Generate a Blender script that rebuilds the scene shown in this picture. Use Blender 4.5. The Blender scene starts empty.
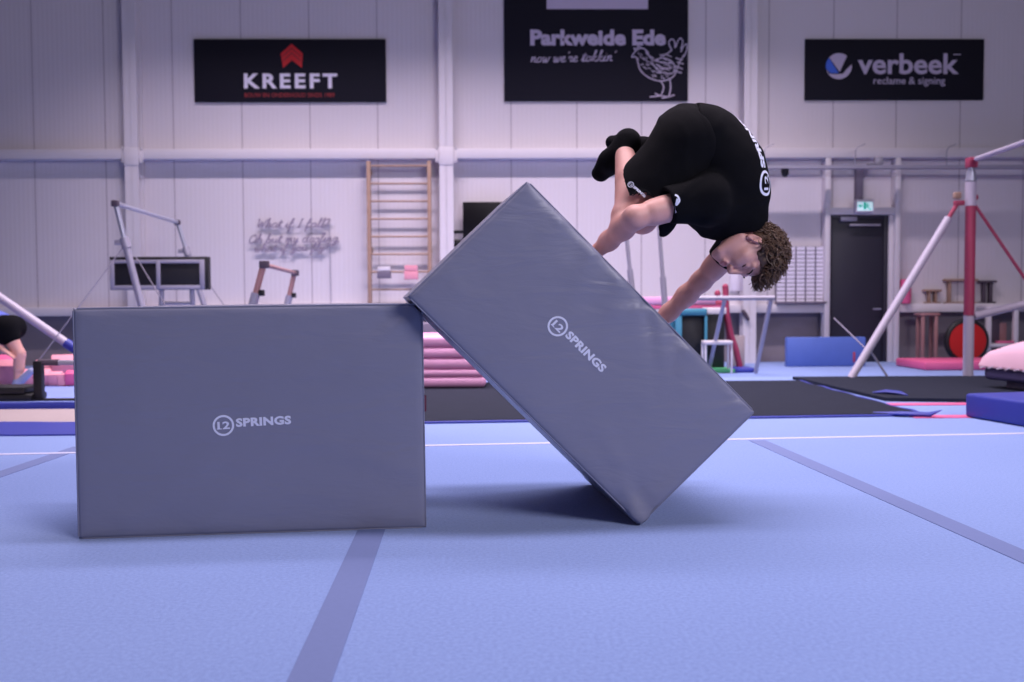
import bpy, bmesh, math, random
import numpy as np
from mathutils import Vector, Matrix
from mathutils.bvhtree import BVHTree

random.seed(7); np.random.seed(7)
SC = bpy.context.scene
COL = SC.collection
PI = math.pi

# ------------------------------------------------------------------ camera
F_PX, PITCH, ROLL, YAW, CAM_H = 957.0, 0.041, -0.0045, 0.017, 0.82
fwd = Vector((math.sin(YAW)*math.cos(PITCH), math.cos(YAW)*math.cos(PITCH), -math.sin(PITCH)))
rgt0 = Vector((math.cos(YAW), -math.sin(YAW), 0))
up0 = rgt0.cross(fwd)
rgt = rgt0*math.cos(ROLL) + up0*math.sin(ROLL)
upv = up0*math.cos(ROLL) - rgt0*math.sin(ROLL)
CAM = Vector((0, 0, CAM_H))
cd = bpy.data.cameras.new('camera'); cam = bpy.data.objects.new('camera', cd); COL.objects.link(cam)
cam.matrix_world = Matrix(((rgt.x, upv.x, -fwd.x, CAM.x), (rgt.y, upv.y, -fwd.y, CAM.y), (rgt.z, upv.z, -fwd.z, CAM.z), (0, 0, 0, 1)))
cd.sensor_width = 36; cd.lens = F_PX/1024*36; cd.clip_start = 0.05; cd.clip_end = 200
cd.dof.use_dof = True; cd.dof.focus_distance = 3.55; cd.dof.aperture_fstop = 2.6
SC.camera = cam

# ------------------------------------------------------------------ world, lights, exposure
YW = 12.66                      # depth of the back wall's face
wd = bpy.data.worlds.new('hall_air'); SC.world = wd; wd.use_nodes = True
bg = wd.node_tree.nodes['Background']
bg.inputs[0].default_value = (0.52, 0.46, 0.70, 1); bg.inputs[1].default_value = 0.105
SC.view_settings.view_transform = 'Standard'; SC.view_settings.look = 'None'
SC.view_settings.gamma = 1.0; SC.view_settings.use_curve_mapping = False
SC.view_settings.exposure = -0.06
SC.cycles.use_denoising = True

def area(name, loc, sx, sy, watts, col, spread=180, aim=(0, 0, -1)):
    l = bpy.data.lights.new(name, 'AREA'); l.shape = 'RECTANGLE'; l.size = sx; l.size_y = sy
    l.energy = watts; l.color = col; l.spread = math.radians(spread)
    o = bpy.data.objects.new(name, l); COL.objects.link(o); o.location = loc
    o.rotation_euler = Vector(aim).to_track_quat('-Z', 'Y').to_euler()
    return o
LILAC = (1.0, 0.845, 0.975)
area('wall_row_light', (-0.2, YW-2.7, 6.3), 8.6, 0.25, 455, LILAC, 102)
area('middle_row_light', (0.3, 6.4, 7.0), 9.0, 0.5, 175, LILAC, 105)
area('front_row_light', (0.6, 3.9, 7.0), 6.0, 0.6, 215, LILAC, 125)
area('rear_fill_light', (5.0, -2.0, 5.0), 3.5, 1.2, 390, (0.92, 0.87, 1.0), 170, (-0.75, 1, -0.55))  # added fill behind the camera, set to the right to brighten the tilted block

# ------------------------------------------------------------------ pixel -> place helpers
def ray(px, py):
    return (fwd + rgt*((px-512)/F_PX) + upv*((341-py)/F_PX))
def pt(px, py, Z):
    """point at depth Z along the lens axis"""
    return CAM + ray(px, py)*Z
def P(px, py, Y):
    """point on the vertical plane y = Y (parallel to the back wall)"""
    d = ray(px, py); return CAM + d*(Y/d.y)
def G(px, py, z=0.0):
    """point on the level plane at height z"""
    d = ray(px, py); return CAM + d*((z-CAM_H)/d.z)
def on_plane(px, py, p0, n):
    d = ray(px, py); return CAM + d*((Vector(p0)-CAM).dot(n)/d.dot(n))
def proj(p):
    d = Vector(p)-CAM; z = d.dot(fwd); return (512+F_PX*d.dot(rgt)/z, 341-F_PX*d.dot(upv)/z)

# ------------------------------------------------------------------ materials
def lin(c):
    return tuple(((v/255)/12.92 if v/255 <= 0.04045 else ((v/255+0.055)/1.055)**2.4) for v in c)+(1,)
MATS = {}
def mat(name, rgb, rough=0.6, metal=0.0, var=0.0, vscale=8.0, bump=0.0, bscale=60.0, spec=0.5, emit=0.0, sheen=0.0, sss=0.0):
    m = bpy.data.materials.new(name); m.use_nodes = True
    nt = m.node_tree; b = nt.nodes['Principled BSDF']
    c = lin(rgb)
    b.inputs['Base Color'].default_value = c; b.inputs['Roughness'].default_value = rough
    b.inputs['Metallic'].default_value = metal; b.inputs['Specular IOR Level'].default_value = spec
    if sheen: b.inputs['Sheen Weight'].default_value = sheen
    if sss:
        b.inputs['Subsurface Weight'].default_value = sss; b.inputs['Subsurface Radius'].default_value = (0.012, 0.005, 0.003)
        b.inputs['Subsurface Scale'].default_value = 1.0
    if emit:
        b.inputs['Emission Color'].default_value = c; b.inputs['Emission Strength'].default_value = emit
    tc = nt.nodes.new('ShaderNodeTexCoord')
    n = nt.nodes.new('ShaderNodeTexNoise'); n.inputs['Scale'].default_value = vscale; n.inputs['Detail'].default_value = 4
    nt.links.new(tc.outputs['Object'], n.inputs['Vector'])
    mx = nt.nodes.new('ShaderNodeMix'); mx.data_type = 'RGBA'
    v = max(var, 0.03)
    mx.inputs[6].default_value = tuple(x*(1-v) for x in c[:3])+(1,)
    mx.inputs[7].default_value = tuple(min(1, x*(1+v)) for x in c[:3])+(1,)
    nt.links.new(n.outputs['Fac'], mx.inputs[0]); nt.links.new(mx.outputs[2], b.inputs['Base Color'])
    if bump:
        n2 = nt.nodes.new('ShaderNodeTexNoise'); n2.inputs['Scale'].default_value = bscale; n2.inputs['Detail'].default_value = 3
        nt.links.new(tc.outputs['Object'], n2.inputs['Vector'])
        bp = nt.nodes.new('ShaderNodeBump'); bp.inputs['Strength'].default_value = bump; bp.inputs['Distance'].default_value = 0.01
        nt.links.new(n2.outputs['Fac'], bp.inputs['Height']); nt.links.new(bp.outputs['Normal'], b.inputs['Normal'])
    MATS[name] = m
    return m

def wall_mat():
    m = bpy.data.materials.new('white_sandwich_panel'); m.use_nodes = True
    nt = m.node_tree; b = nt.nodes['Principled BSDF']; L = nt.links.new
    b.inputs['Roughness'].default_value = 0.55
    geo = nt.nodes.new('ShaderNodeNewGeometry'); sp = nt.nodes.new('ShaderNodeSeparateXYZ'); L(geo.outputs['Position'], sp.inputs[0])
    def mth(op, a, bb=None):
        n = nt.nodes.new('ShaderNodeMath'); n.operation = op
        for i, v in enumerate((a, bb)):
            if v is None: continue
            if isinstance(v, (int, float)): n.inputs[i].default_value = v
            else: L(v, n.inputs[i])
        return n.outputs[0]
    r = mth('MULTIPLY', sp.outputs[0], 2*PI/0.0603); r = mth('SINE', r)
    b.inputs['Base Color'].default_value = lin((214, 207, 213))
    bp = nt.nodes.new('ShaderNodeBump'); bp.inputs['Strength'].default_value = 0.13; bp.inputs['Distance'].default_value = 0.004
    L(r, bp.inputs['Height']); L(bp.outputs['Normal'], b.inputs['Normal'])
    return m
def carpet_mat():
    m = bpy.data.materials.new('blue_sprung_floor_carpet'); m.use_nodes = True
    nt = m.node_tree; b = nt.nodes['Principled BSDF']; L = nt.links.new
    b.inputs['Roughness'].default_value = 0.95; b.inputs['Specular IOR Level'].default_value = 0.15
    b.inputs['Sheen Weight'].default_value = 0.25; b.inputs['Sheen Roughness'].default_value = 0.6
    tc = nt.nodes.new('ShaderNodeTexCoord')
    def noise(s, d):
        n = nt.nodes.new('ShaderNodeTexNoise'); n.inputs['Scale'].default_value = s; n.inputs['Detail'].default_value = d
        L(tc.outputs['Object'], n.inputs['Vector']); return n.outputs['Fac']
    def mix(f, a, c):
        x = nt.nodes.new('ShaderNodeMix'); x.data_type = 'RGBA'; L(f, x.inputs[0])
        for i, v in ((6, a), (7, c)):
            if isinstance(v, tuple): x.inputs[i].default_value = v
            else: L(v, x.inputs[i])
        return x.outputs[2]
    fine = mix(noise(85, 4), lin((70, 94, 154)), lin((162, 190, 242)))
    big = mix(noise(1.1, 4), lin((106, 130, 190)), lin((126, 150, 208)))
    x = nt.nodes.new('ShaderNodeMix'); x.data_type = 'RGBA'; x.inputs[0].default_value = 0.5; L(fine, x.inputs[6]); L(big, x.inputs[7])
    L(x.outputs[2], b.inputs['Base Color'])
    bp = nt.nodes.new('ShaderNodeBump'); bp.inputs['Strength'].default_value = 0.5; bp.inputs['Distance'].default_value = 0.004
    L(noise(260, 2), bp.inputs['Height']); L(bp.outputs['Normal'], b.inputs['Normal'])
    return m
def vinyl_mat(name, rgb, rough):
    m = mat(name, rgb, rough, var=0.05, vscale=3, spec=0.45)
    nt = m.node_tree; b = nt.nodes['Principled BSDF']; L = nt.links.new
    tc = nt.nodes.new('ShaderNodeTexCoord')
    mp = nt.nodes.new('ShaderNodeMapping'); mp.inputs['Rotation'].default_value = (0.3, 0.9, 0.2); mp.inputs['Scale'].default_value = (1, 1, 3.5)
    L(tc.outputs['Object'], mp.inputs['Vector'])
    n = nt.nodes.new('ShaderNodeTexNoise'); n.inputs['Scale'].default_value = 3.2; n.inputs['Detail'].default_value = 5; n.inputs['Distortion'].default_value = 0.6
    L(mp.outputs['Vector'], n.inputs['Vector'])
    n2 = nt.nodes.new('ShaderNodeTexNoise'); n2.inputs['Scale'].default_value = 380; L(tc.outputs['Object'], n2.inputs['Vector'])
    b1 = nt.nodes.new('ShaderNodeBump'); b1.inputs['Strength'].default_value = 0.35; b1.inputs['Distance'].default_value = 0.02; L(n.outputs['Fac'], b1.inputs['Height'])
    b2 = nt.nodes.new('ShaderNodeBump'); b2.inputs['Strength'].default_value = 0.12; b2.inputs['Distance'].default_value = 0.002
    L(n2.outputs['Fac'], b2.inputs['Height']); L(b1.outputs['Normal'], b2.inputs['Normal']); L(b2.outputs['Normal'], b.inputs['Normal'])
    return m

M_WALL = wall_mat(); M_CARPET = carpet_mat()
M_VINYL = vinyl_mat('grey_foam_block_vinyl', (131, 132, 152), 0.38)
M_PRINT = mat('pale_print', (226, 228, 246), 0.6)
M_STEEL = mat('white_painted_steel', (214, 208, 214), 0.5, var=0.04)
M_CONC = mat('grey_concrete', (138, 128, 134), 0.85, var=0.15, vscale=5, bump=0.3)
M_STRIP = mat('grey_velcro_strip', (108, 122, 168), 0.9, var=0.06, vscale=60)
M_WHITE = mat('white_line_tape', (196, 196, 222), 0.8)
M_SIGN = mat('black_sign_board', (26, 25, 35), 0.75, spec=0.2)
M_SIGNW = mat('sign_white', (232, 226, 240), 0.6)
M_SIGNL = mat('sign_lilac', (196, 184, 206), 0.6)
M_SIGNR = mat('sign_red', (204, 34, 40), 0.6)
M_SIGNDR = mat('sign_dark_red', (150, 36, 44), 0.6)
M_SIGNB = mat('sign_blue', (50, 100, 214), 0.5)
M_WOOD = mat('varnished_wood', (160, 130, 114), 0.5, var=0.2, vscale=14)
M_WOODR = mat('reddish_wood', (164, 122, 122), 0.5, var=0.15, vscale=14)
M_CHROME = mat('brushed_metal', (184, 186, 204), 0.35, metal=0.6)
M_TUBE = mat('white_enamel_tube', (186, 178, 196), 0.45)
M_GREYM = mat('grey_painted_metal', (160, 156, 172), 0.45, metal=0.2)
M_BLACK = mat('black_plastic', (20, 19, 24), 0.5)
M_SCREEN = mat('black_screen', (12, 10, 14), 0.3)
M_DMAT = mat('dark_grey_tumbling_mat', (36, 40, 53), 0.95, spec=0.15, var=0.18, vscale=9, bump=0.3, bscale=40)
M_BLUE = mat('deep_blue_vinyl', (47, 58, 152), 0.5, var=0.06)
M_MBLUE = mat('mid_blue_mat', (84, 110, 186), 0.55, var=0.08)
M_LBLUE = mat('light_blue_mat', (128, 146, 208), 0.8, var=0.06)
M_PINK = mat('pink_vinyl', (226, 164, 204), 0.4, var=0.06)
M_DPINK = mat('deep_pink_vinyl', (222, 98, 146), 0.5, var=0.06)
M_FOAM = mat('pink_foam', (226, 152, 168), 0.95, var=0.1, vscale=20, bump=0.4)
M_PPINK = mat('pale_pink_canvas', (226, 184, 202), 0.8, var=0.04)
M_PURP = mat('purple_grey_vinyl', (92, 84, 128), 0.6)
M_RED = mat('red_enamel', (162, 58, 90), 0.5, var=0.08, vscale=20)
M_WHEEL = mat('red_rubber', (190, 22, 22), 0.6)
M_TEAL = mat('teal_enamel', (60, 132, 156), 0.5)
M_BEIGE = mat('beige_runway_carpet', (168, 154, 154), 0.95, var=0.08, vscale=30)
M_GREEN = mat('green_mat', (82, 178, 120), 0.6)
M_DOOR = mat('dark_door', (40, 38, 52), 0.5)
M_CYAN = mat('exit_sign_green', (40, 170, 150), 0.4, emit=0.5)
M_LIT = mat('exit_sign_lit_white', (206, 240, 246), 0.4, emit=0.55)
M_NEON = mat('unlit_neon_tube', (150, 138, 156), 0.3)
M_WIRE = mat('steel_wire', (142, 136, 152), 0.4, metal=0.5)
M_SKIN = mat('skin', (214, 160, 150), 0.5, var=0.07, vscale=18, bump=0.05, bscale=120, sss=0.12)
M_LIP = mat('lip', (192, 118, 116), 0.45)
M_CLOTH = mat('black_jersey', (13, 13, 17), 0.95, var=0.15, vscale=30, bump=0.15, bscale=300, spec=0.12)
M_SOCK = mat('black_sock_knit', (14, 14, 18), 0.95, bump=0.3, bscale=400, spec=0.15)
M_HAIR = mat('brown_hair', (96, 72, 56), 0.5, var=0.45, vscale=60)
M_BROW = mat('brow_hair', (66, 44, 36), 0.7)
M_EYE = mat('eye_dark', (30, 22, 22), 0.2)
M_LEO = mat('blue_patterned_jersey', (88, 104, 196), 0.7, var=0.5, vscale=70)
M_GSOCK = mat('grey_blue_sock', (150, 156, 188), 0.9)

# ------------------------------------------------------------------ mesh helpers
class MB:
    """collects shapes given in world coordinates; build() links them as ONE mesh object"""
    def __init__(s): s.v = []; s.f = []; s.m = []; s.sm = []
    def add(s, vs, fs, mi=0, smooth=False):
        o = len(s.v); s.v += [tuple(v) for v in vs]; s.f += [tuple(i+o for i in f) for f in fs]
        s.m += [mi]*len(fs); s.sm += [smooth]*len(fs); return s
    def box(s, lo, hi, bev=0.0, mi=0, rot=None, piv=None, seg=2):
        lo = Vector(lo); hi = Vector(hi); c = (lo+hi)/2; d = hi-lo
        bm = bmesh.new(); bmesh.ops.create_cube(bm, size=1)
        bmesh.ops.scale(bm, vec=d, verts=bm.verts)
        if bev > 0: bmesh.ops.bevel(bm, geom=list(bm.edges), offset=min(bev, min(d)*0.49), segments=seg, affect='EDGES', profile=0.5)
        bmesh.ops.translate(bm, vec=c, verts=bm.verts)
        if rot is not None: bmesh.ops.rotate(bm, cent=Vector(piv) if piv is not None else c, matrix=rot, verts=bm.verts)
        bm.verts.index_update()
        s.add([v.co.copy() for v in bm.verts], [[v.index for v in f.verts] for f in bm.faces], mi, bev > 0); bm.free(); return s
    def prism(s, pts, d, mi=0):
        """polygon pts (3-D, planar) pushed along d"""
        n = len(pts); d = Vector(d); vs = [Vector(p) for p in pts]+[Vector(p)+d for p in pts]
        fs = [tuple(range(n))[::-1], tuple(range(n, 2*n))]+[(i, (i+1) % n, n+(i+1) % n, n+i) for i in range(n)]
        return s.add(vs, fs, mi)
    def tube(s, path, r, seg=10, mi=0, closed=False, flat=1.0):
        path = [Vector(p) for p in path]; n = len(path)
        rs = list(r) if hasattr(r, '__len__') else [r]*n
        vs = []; prev = None
        for i, p in enumerate(path):
            if closed: t = path[(i+1) % n]-path[i-1]
            else: t = path[min(i+1, n-1)]-path[max(i-1, 0)]
            t = t.normalized() if t.length > 1e-9 else Vector((0, 0, 1))
            if prev is None:
                a = Vector((0, 0, 1)) if abs(t.z) < 0.9 else Vector((1, 0, 0)); u = t.cross(a).normalized()
            else:
                u = prev-t*prev.dot(t); u = u.normalized() if u.length > 1e-6 else t.orthogonal().normalized()
            prev = u; w = t.cross(u)
            for k in range(seg):
                a = 2*PI*k/seg; vs.append(p+u*(math.cos(a)*rs[i])+w*(math.sin(a)*rs[i]*flat))
        fs = []
        for i in range(n if closed else n-1):
            j = (i+1) % n
            for k in range(seg): fs.append((i*seg+k, i*seg+(k+1) % seg, j*seg+(k+1) % seg, j*seg+k))
        if not closed: fs += [tuple(range(seg))[::-1], tuple(range((n-1)*seg, n*seg))]
        return s.add(vs, fs, mi, True)
    def build(s, name, mats, parent=None, origin=None, smooth_angle=None):
        mats = mats if isinstance(mats, (list, tuple)) else [mats]
        if parent is not None: org = root_loc(parent)
        else: org = Vector(origin) if origin is not None else Vector((0, 0, 0))
        me = bpy.data.meshes.new(name)
        me.from_pydata([tuple(Vector(v)-org) for v in s.v], [], s.f)
        for m in mats: me.materials.append(m)
        me.polygons.foreach_set('material_index', s.m); me.polygons.foreach_set('use_smooth', s.sm)
        me.update()
        bm = bmesh.new(); bm.from_mesh(me); bmesh.ops.recalc_face_normals(bm, faces=bm.faces); bm.to_mesh(me); bm.free()
        if any(s.sm):
            try: me.set_sharp_from_angle(angle=math.radians(40))
            except Exception: pass
        o = bpy.data.objects.new(name, me); COL.objects.link(o)
        if parent is not None: o.parent = parent
        else: o.location = org
        return o
def root_loc(o):
    p = Vector((0, 0, 0))
    while o is not None: p += o.location; o = o.parent
    return p
def tag(o, label=None, cat=None, group=None, kind=None):
    if label: o['label'] = label
    if cat: o['category'] = cat
    if group: o['group'] = group
    if kind: o['kind'] = kind
    return o
def thing(name, label, cat, loc, group=None):
    o = bpy.data.objects.new(name, None); COL.objects.link(o); o.location = loc; o.empty_display_size = 0.1
    return tag(o, label, cat, group)
def copy_thing(root, loc, label=None):
    r = root.copy(); COL.objects.link(r); r.location = loc
    if label: r['label'] = label
    for ch in list(root.children):
        c = ch.copy(); COL.objects.link(c); c.parent = r
        for g in list(ch.children):
            d = g.copy(); COL.objects.link(d); d.parent = c
    return r
def text_polys(s, size=1.0, bold=0.0, spacing=1.0):
    """flat lettering in the built-in font -> verts (x,y), faces; origin at left of baseline, cap height about 0.73*size"""
    cu = bpy.data.curves.new('lettering', 'FONT'); cu.body = s; cu.size = size; cu.offset = bold; cu.space_character = spacing
    cu.resolution_u = 3
    ob = bpy.data.objects.new('lettering', cu); COL.objects.link(ob)
    bpy.context.view_layer.update()
    dg = bpy.context.evaluated_depsgraph_get()
    me = bpy.data.meshes.new_from_object(ob.evaluated_get(dg))
    vs = [(v.co.x, v.co.y) for v in me.vertices]; fs = [tuple(p.vertices) for p in me.polygons]
    bpy.data.objects.remove(ob); bpy.data.curves.remove(cu); bpy.data.meshes.remove(me)
    return vs, fs
def fit_text(s, x0, x1, y0, y1, bold=0.0, spacing=1.0):
    vs, fs = text_polys(s, 1.0, bold, spacing)
    a = np.array(vs); mn = a.min(0); mx = a.max(0)
    a = (a-mn)/(mx-mn)*np.array([x1-x0, y1-y0])+np.array([x0, y0])
    return [tuple(v) for v in a], fs
def ring_polys(cx, cy, r0, r1, n=40):
    vs = []; fs = []
    for i in range(n):
        a = 2*PI*i/n; vs += [(cx+r0*math.cos(a), cy+r0*math.sin(a)), (cx+r1*math.cos(a), cy+r1*math.sin(a))]
    for i in range(n):
        j = (i+1) % n; fs.append((2*i, 2*i+1, 2*j+1, 2*j))
    return vs, fs
def stroke_polys(pts, w):
    """ribbon of width w along 2-D points"""
    pts = [Vector((p[0], p[1])) for p in pts]; n = len(pts); vs = []; fs = []
    for i, p in enumerate(pts):
        t = pts[min(i+1, n-1)]-pts[max(i-1, 0)]
        t = t.normalized() if t.length > 1e-9 else Vector((1, 0))
        k = Vector((-t.y, t.x))*(w/2); vs += [tuple(p+k), tuple(p-k)]
    for i in range(n-1): fs.append((2*i, 2*i+1, 2*i+3, 2*i+2))
    return vs, fs
def smooth_pts(pts, n=5):
    if len(pts) < 3: return pts
    q = [pts[0]]+list(pts)+[pts[-1]]; out = []
    for i in range(1, len(q)-2):
        p0, p1, p2, p3 = [np.array(x, float) for x in q[i-1:i+3]]
        for k in range(n):
            t = k/n; out.append(tuple(0.5*((2*p1)+(-p0+p2)*t+(2*p0-5*p1+4*p2-p3)*t*t+(-p0+3*p1-3*p2+p3)*t**3)))
    out.append(tuple(pts[-1])); return out

# hand lettering: single strokes, x-height 1
SCRIPT = {
 'a': ([[(.75,.85),(.45,1),(.12,.65),(.15,.15),(.42,0),(.7,.35),(.78,.95),(.74,.3),(.85,.02),(1.05,.15)]], 1.0),
 'b': ([[(.0,.1),(.3,1.2),(.4,2),(.22,2),(.18,1),(.2,.1),(.5,0),(.75,.35),(.65,.8),(.4,.75),(.7,.6),(.95,.7)]], .9),
 'd': ([[(.7,.85),(.4,1),(.1,.6),(.15,.12),(.42,0),(.7,.5),(.9,2),(.78,.5),(.85,.02),(1.05,.15)]], 1.05),
 'e': ([[(0,.3),(.45,.55),(.55,.85),(.35,1),(.12,.6),(.2,.1),(.5,0),(.8,.2)]], .78),
 'f': ([[(.0,.1),(.4,1.2),(.55,1.95),(.38,2),(.25,1),(.15,-.8),(.3,-.85),(.35,0),(.8,.15)],[(.05,1),(.65,1.05)]], .75),
 'g': ([[(.7,.85),(.4,1),(.1,.6),(.2,.12),(.5,.1),(.75,.95),(.65,-.5),(.4,-.9),(.15,-.7),(.5,-.2),(1,.2)]], .95),
 'h': ([[(.0,.1),(.3,1.2),(.4,2),(.22,2),(.15,0),(.3,.7),(.55,1),(.68,.7),(.65,.1),(.95,.15)]], .9),
 'i': ([[(.0,.2),(.25,1),(.2,.15),(.3,0),(.55,.2)],[(.3,1.4),(.34,1.46)]], .5),
 'k': ([[(.0,.1),(.3,1.2),(.42,2),(.25,2),(.12,0)],[(.15,.5),(.6,1),(.55,.75),(.25,.5),(.7,0),(.9,.15)]], .85),
 'l': ([[(.0,.1),(.35,1.2),(.45,1.95),(.25,2),(.2,.2),(.35,0),(.6,.2)]], .55),
 'm': ([[(.05,.8),(.2,1),(.15,0),(.3,.8),(.5,1),(.52,0),(.7,.8),(.9,1),(.95,.1),(1.2,.15)]], 1.15),
 'n': ([[(.05,.8),(.2,1),(.15,0),(.35,.8),(.6,1),(.65,.1),(.95,.15)]], .9),
 'o': ([[(.5,1),(.15,.75),(.12,.2),(.4,0),(.68,.35),(.6,.85),(.4,.95),(.7,.8),(.95,.85)]], .85),
 'r': ([[(.05,.6),(.2,1),(.3,.85),(.55,.95),(.45,.2),(.55,0),(.8,.15)]], .72),
 's': ([[(.0,.1),(.4,1),(.5,.5),(.4,.05),(.1,.1)]], .6),
 't': ([[(.0,.1),(.35,1.7),(.25,.2),(.38,0),(.65,.2)],[(.0,1.15),(.65,1.2)]], .6),
 'u': ([[(.0,.7),(.18,1),(.15,.2),(.35,0),(.6,.4),(.68,1),(.68,.15),(.8,0),(1,.15)]], .95),
 'w': ([[(.0,.7),(.15,1),(.15,.15),(.35,0),(.52,.9),(.55,.15),(.75,0),(.95,.9),(1.1,.85)]], 1.08),
 'y': ([[(.05,.9),(.2,.95),(.22,.25),(.42,.1),(.7,.95),(.6,-.5),(.35,-.9),(.15,-.65),(.5,-.15),(.95,.2)]], .9),
 'W': ([[(.0,1.7),(.2,1.9),(.3,.1),(.75,1.4),(.85,.1),(1.4,1.9)]], 1.4),
 'I': ([[(.3,1.9),(.7,1.95)],[(.5,1.95),(.3,0)],[(.05,.0),(.55,.05)]], .8),
 'O': ([[(.7,1.9),(.2,1.4),(.15,.3),(.6,0),(1.1,.7),(1,1.6),(.7,1.9),(.9,1.5)]], 1.25),
 '?': ([[(.1,1.5),(.4,1.95),(.65,1.5),(.35,.9),(.3,.5)],[(.26,.05),(.3,.1)]], .8),
 ',': ([[(.15,.1),(.05,-.3)]], .3), "'": ([[(.25,2),(.15,1.6)]], .3), ' ': ([], .55),
}
def script_strokes(s, slant=0.22):
    x = 0; out = []
    for ch in s:
        st, adv = SCRIPT[ch]
        for p in st: out.append(smooth_pts([(x+a+b*slant, b) for a, b in p], 4))
        x += adv
    return out, x

# ------------------------------------------------------------------ the hall
def struct(o): o['kind'] = 'structure'; return o
def zw(py, px=512, Y=YW): return P(px, py, Y).z
LEDGE_T, LEDGE_B = zw(307.3, 100, YW-.11), zw(316, 100, YW-.11); GIRT_T, GIRT_B = zw(148.8, 300, YW-.165), zw(158.6, 300, YW-.165)
struct(MB().box((-14, -8, -0.2), (14, YW+0.1, 0)).build('floor', M_CARPET))
wb = struct(MB().box((-14, YW, 0.70), (14, YW+0.15, 8.2)).build('wall_back', M_WALL))
M_JOINT = mat('panel_joint', (160, 150, 160), .7)
m = MB(); xs_ = [P(v, 120, YW).x for v in (-104, -36, 33.5, 105, 173.3, 242, 310, 377.7, 511, 576.8, 641.5, 705.5, 768.5, 833, 896, 960, 1024, 1088)]
for x in xs_: m.box((x-.006, YW-.0015, .71), (x+.006, YW+.01, 8.19))
m.build('panel_joints', M_JOINT, wb)
struct(MB().box((-14, YW+0.10, 0), (14, YW+0.15, 0.72)).build('wall_plinth', M_CONC))
struct(MB().box((-14, YW-0.11, LEDGE_B), (P(824, 310, YW).x, YW+0.1, LEDGE_T), 0.008).build('trim_1', M_STEEL))
struct(MB().box((-14, YW-0.165, GIRT_B), (14, YW, GIRT_T), 0.006).build('trim_2', M_STEEL))
# main steel columns (I-section with a splice plate at the rail)
for i, (pa, w) in enumerate(((131.2, .172), (446.2, .178), (750.5, .172))):
    x = P(pa, 155, YW-.2).x; m = MB(); y0 = YW-0.20
    m.box((x-w/2, y0, 0), (x+w/2, y0+0.014, 8.2)).box((x-w/2, YW-0.03, 0), (x+w/2, YW-0.012, 8.2)).box((x-0.006, y0, 0), (x+0.006, YW-0.01, 8.2))
    m.box((x-w/2-0.006, y0-0.010, GIRT_B-0.09), (x+w/2+0.006, y0+0.02, GIRT_B+0.14), 0.006)
    for sx in (-1, 1): m.box((x+sx*(w/2+.026)-.026, YW-.175, GIRT_B-.05), (x+sx*(w/2+.026)+.026, YW-.16, GIRT_B+.10), .006)
    for sx in (-1, 1): m.tube([(x+sx*(w/2+0.035), YW-0.17, GIRT_T+0.0), (x+sx*(w/2+0.035), YW-0.17, GIRT_T+0.035)], 0.012, 8)
    struct(m.build('trim_%d' % (3+i), M_STEEL))
# frame round the door: two posts, a lintel and the side post of the bay
xl, xr = P(827.7, 260, YW-.16).x, P(897.6, 260, YW-.16).x
m = MB(); 
m.box((xl-.034, YW-.16, 0), (xl+.034, YW, GIRT_B+.01), .006)
m.box((xl-.03, YW-.175, 2.10), (xl+.03, YW-.15, 2.28), .004)
struct(m.build('trim_6', M_STEEL))
m = MB(); m.box((xr-.034, YW-.16, 0), (xr+.034, YW, GIRT_B+.01), .006)
m.box((xr-.03, YW-.175, 2.10), (xr+.03, YW-.15, 2.28), .004)
struct(m.build('trim_7', M_STEEL))
zl0, zl1 = zw(214.6, 860, YW-.14), zw(207.5, 860, YW-.14)
struct(MB().box((xl+.034, YW-.14, zl0), (xr-.034, YW, zl1), .006).build('trim_8', M_STEEL))
struct(MB().box((xr+.05, YW-.115, LEDGE_B), (14, YW+.1, LEDGE_T), .008).build('trim_9', M_STEEL))
# door leaf with frame, closer and handle
dx0, dx1 = xl+.037, xr-.095
struct(MB().box((dx1+.003, YW-.10, 0), (xr-.034, YW, zl0), .004).build('trim_14', M_STEEL))
d = MB().box((dx0, YW-.05, 0), (dx1, YW-.005, zl0), .004).build('door_1', M_DOOR); struct(d)
m = MB()
for a, b in ((dx0, dx0+.05), (dx1-.05, dx1)): m.box((a, YW-.075, 0), (b, YW-.05, zl0-.002), .004)
m.box((dx0+.05, YW-.075, zl0-.05), (dx1-.05, YW-.05, zl0-.002), .004); m.build('door_frame', M_DOOR, d)
m = MB(); a = P(848, 219, YW-.11); m.box((a.x-.10, YW-.12, a.z-.03), (a.x+.12, YW-.05, a.z+.03), .008)
b = P(880, 225, YW-.11); m.box((a.x+.02, YW-.13, b.z-.012), (b.x, YW-.105, b.z+.012), .004).build('door_closer', M_GREYM, d)
m = MB(); a = P(880, 309, YW-.08); m.tube([(a.x, YW-.05, a.z), (a.x, YW-.10, a.z), (a.x-.10, YW-.10, a.z)], .011, 8).build('door_handle', M_CHROME, d)

# floor seams (grey hook-and-loop strips) and the white boundary line
def floor_strip(a, b, w, m, name, z=0.002):
    a = Vector((a.x, a.y, 0)); b = Vector((b.x, b.y, 0)); t = (b-a).normalized(); k = Vector((-t.y, t.x, 0))*w/2
    mm = MB(); mm.prism([a+k, a-k, b-k, b+k], (0, 0, z)); return struct(mm.build(name, m))
sw = (G(385, 530)-G(358, 530)).length
a, b = G(309.5, 682), G(371.5, 530); t = (b-a)
floor_strip(a-t*1.0, b+t*0.9, sw, M_STRIP, 'trim_10')
a, b = G(1024, 557), G(757, 440.5); t = (b-a); floor_strip(a-t*.6, b, sw, M_STRIP, 'trim_11')
a, b = G(0, 474.5), G(75, 449); t = (b-a); floor_strip(a-t*2, b+t*.1, sw*.95, M_STRIP, 'trim_12')
a, b = G(0, 454.6), G(1024, 433.6); t = b-a; floor_strip(a-t*.7, b+t*.5, 0.042, M_WHITE, 'trim_13', .003)

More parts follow.
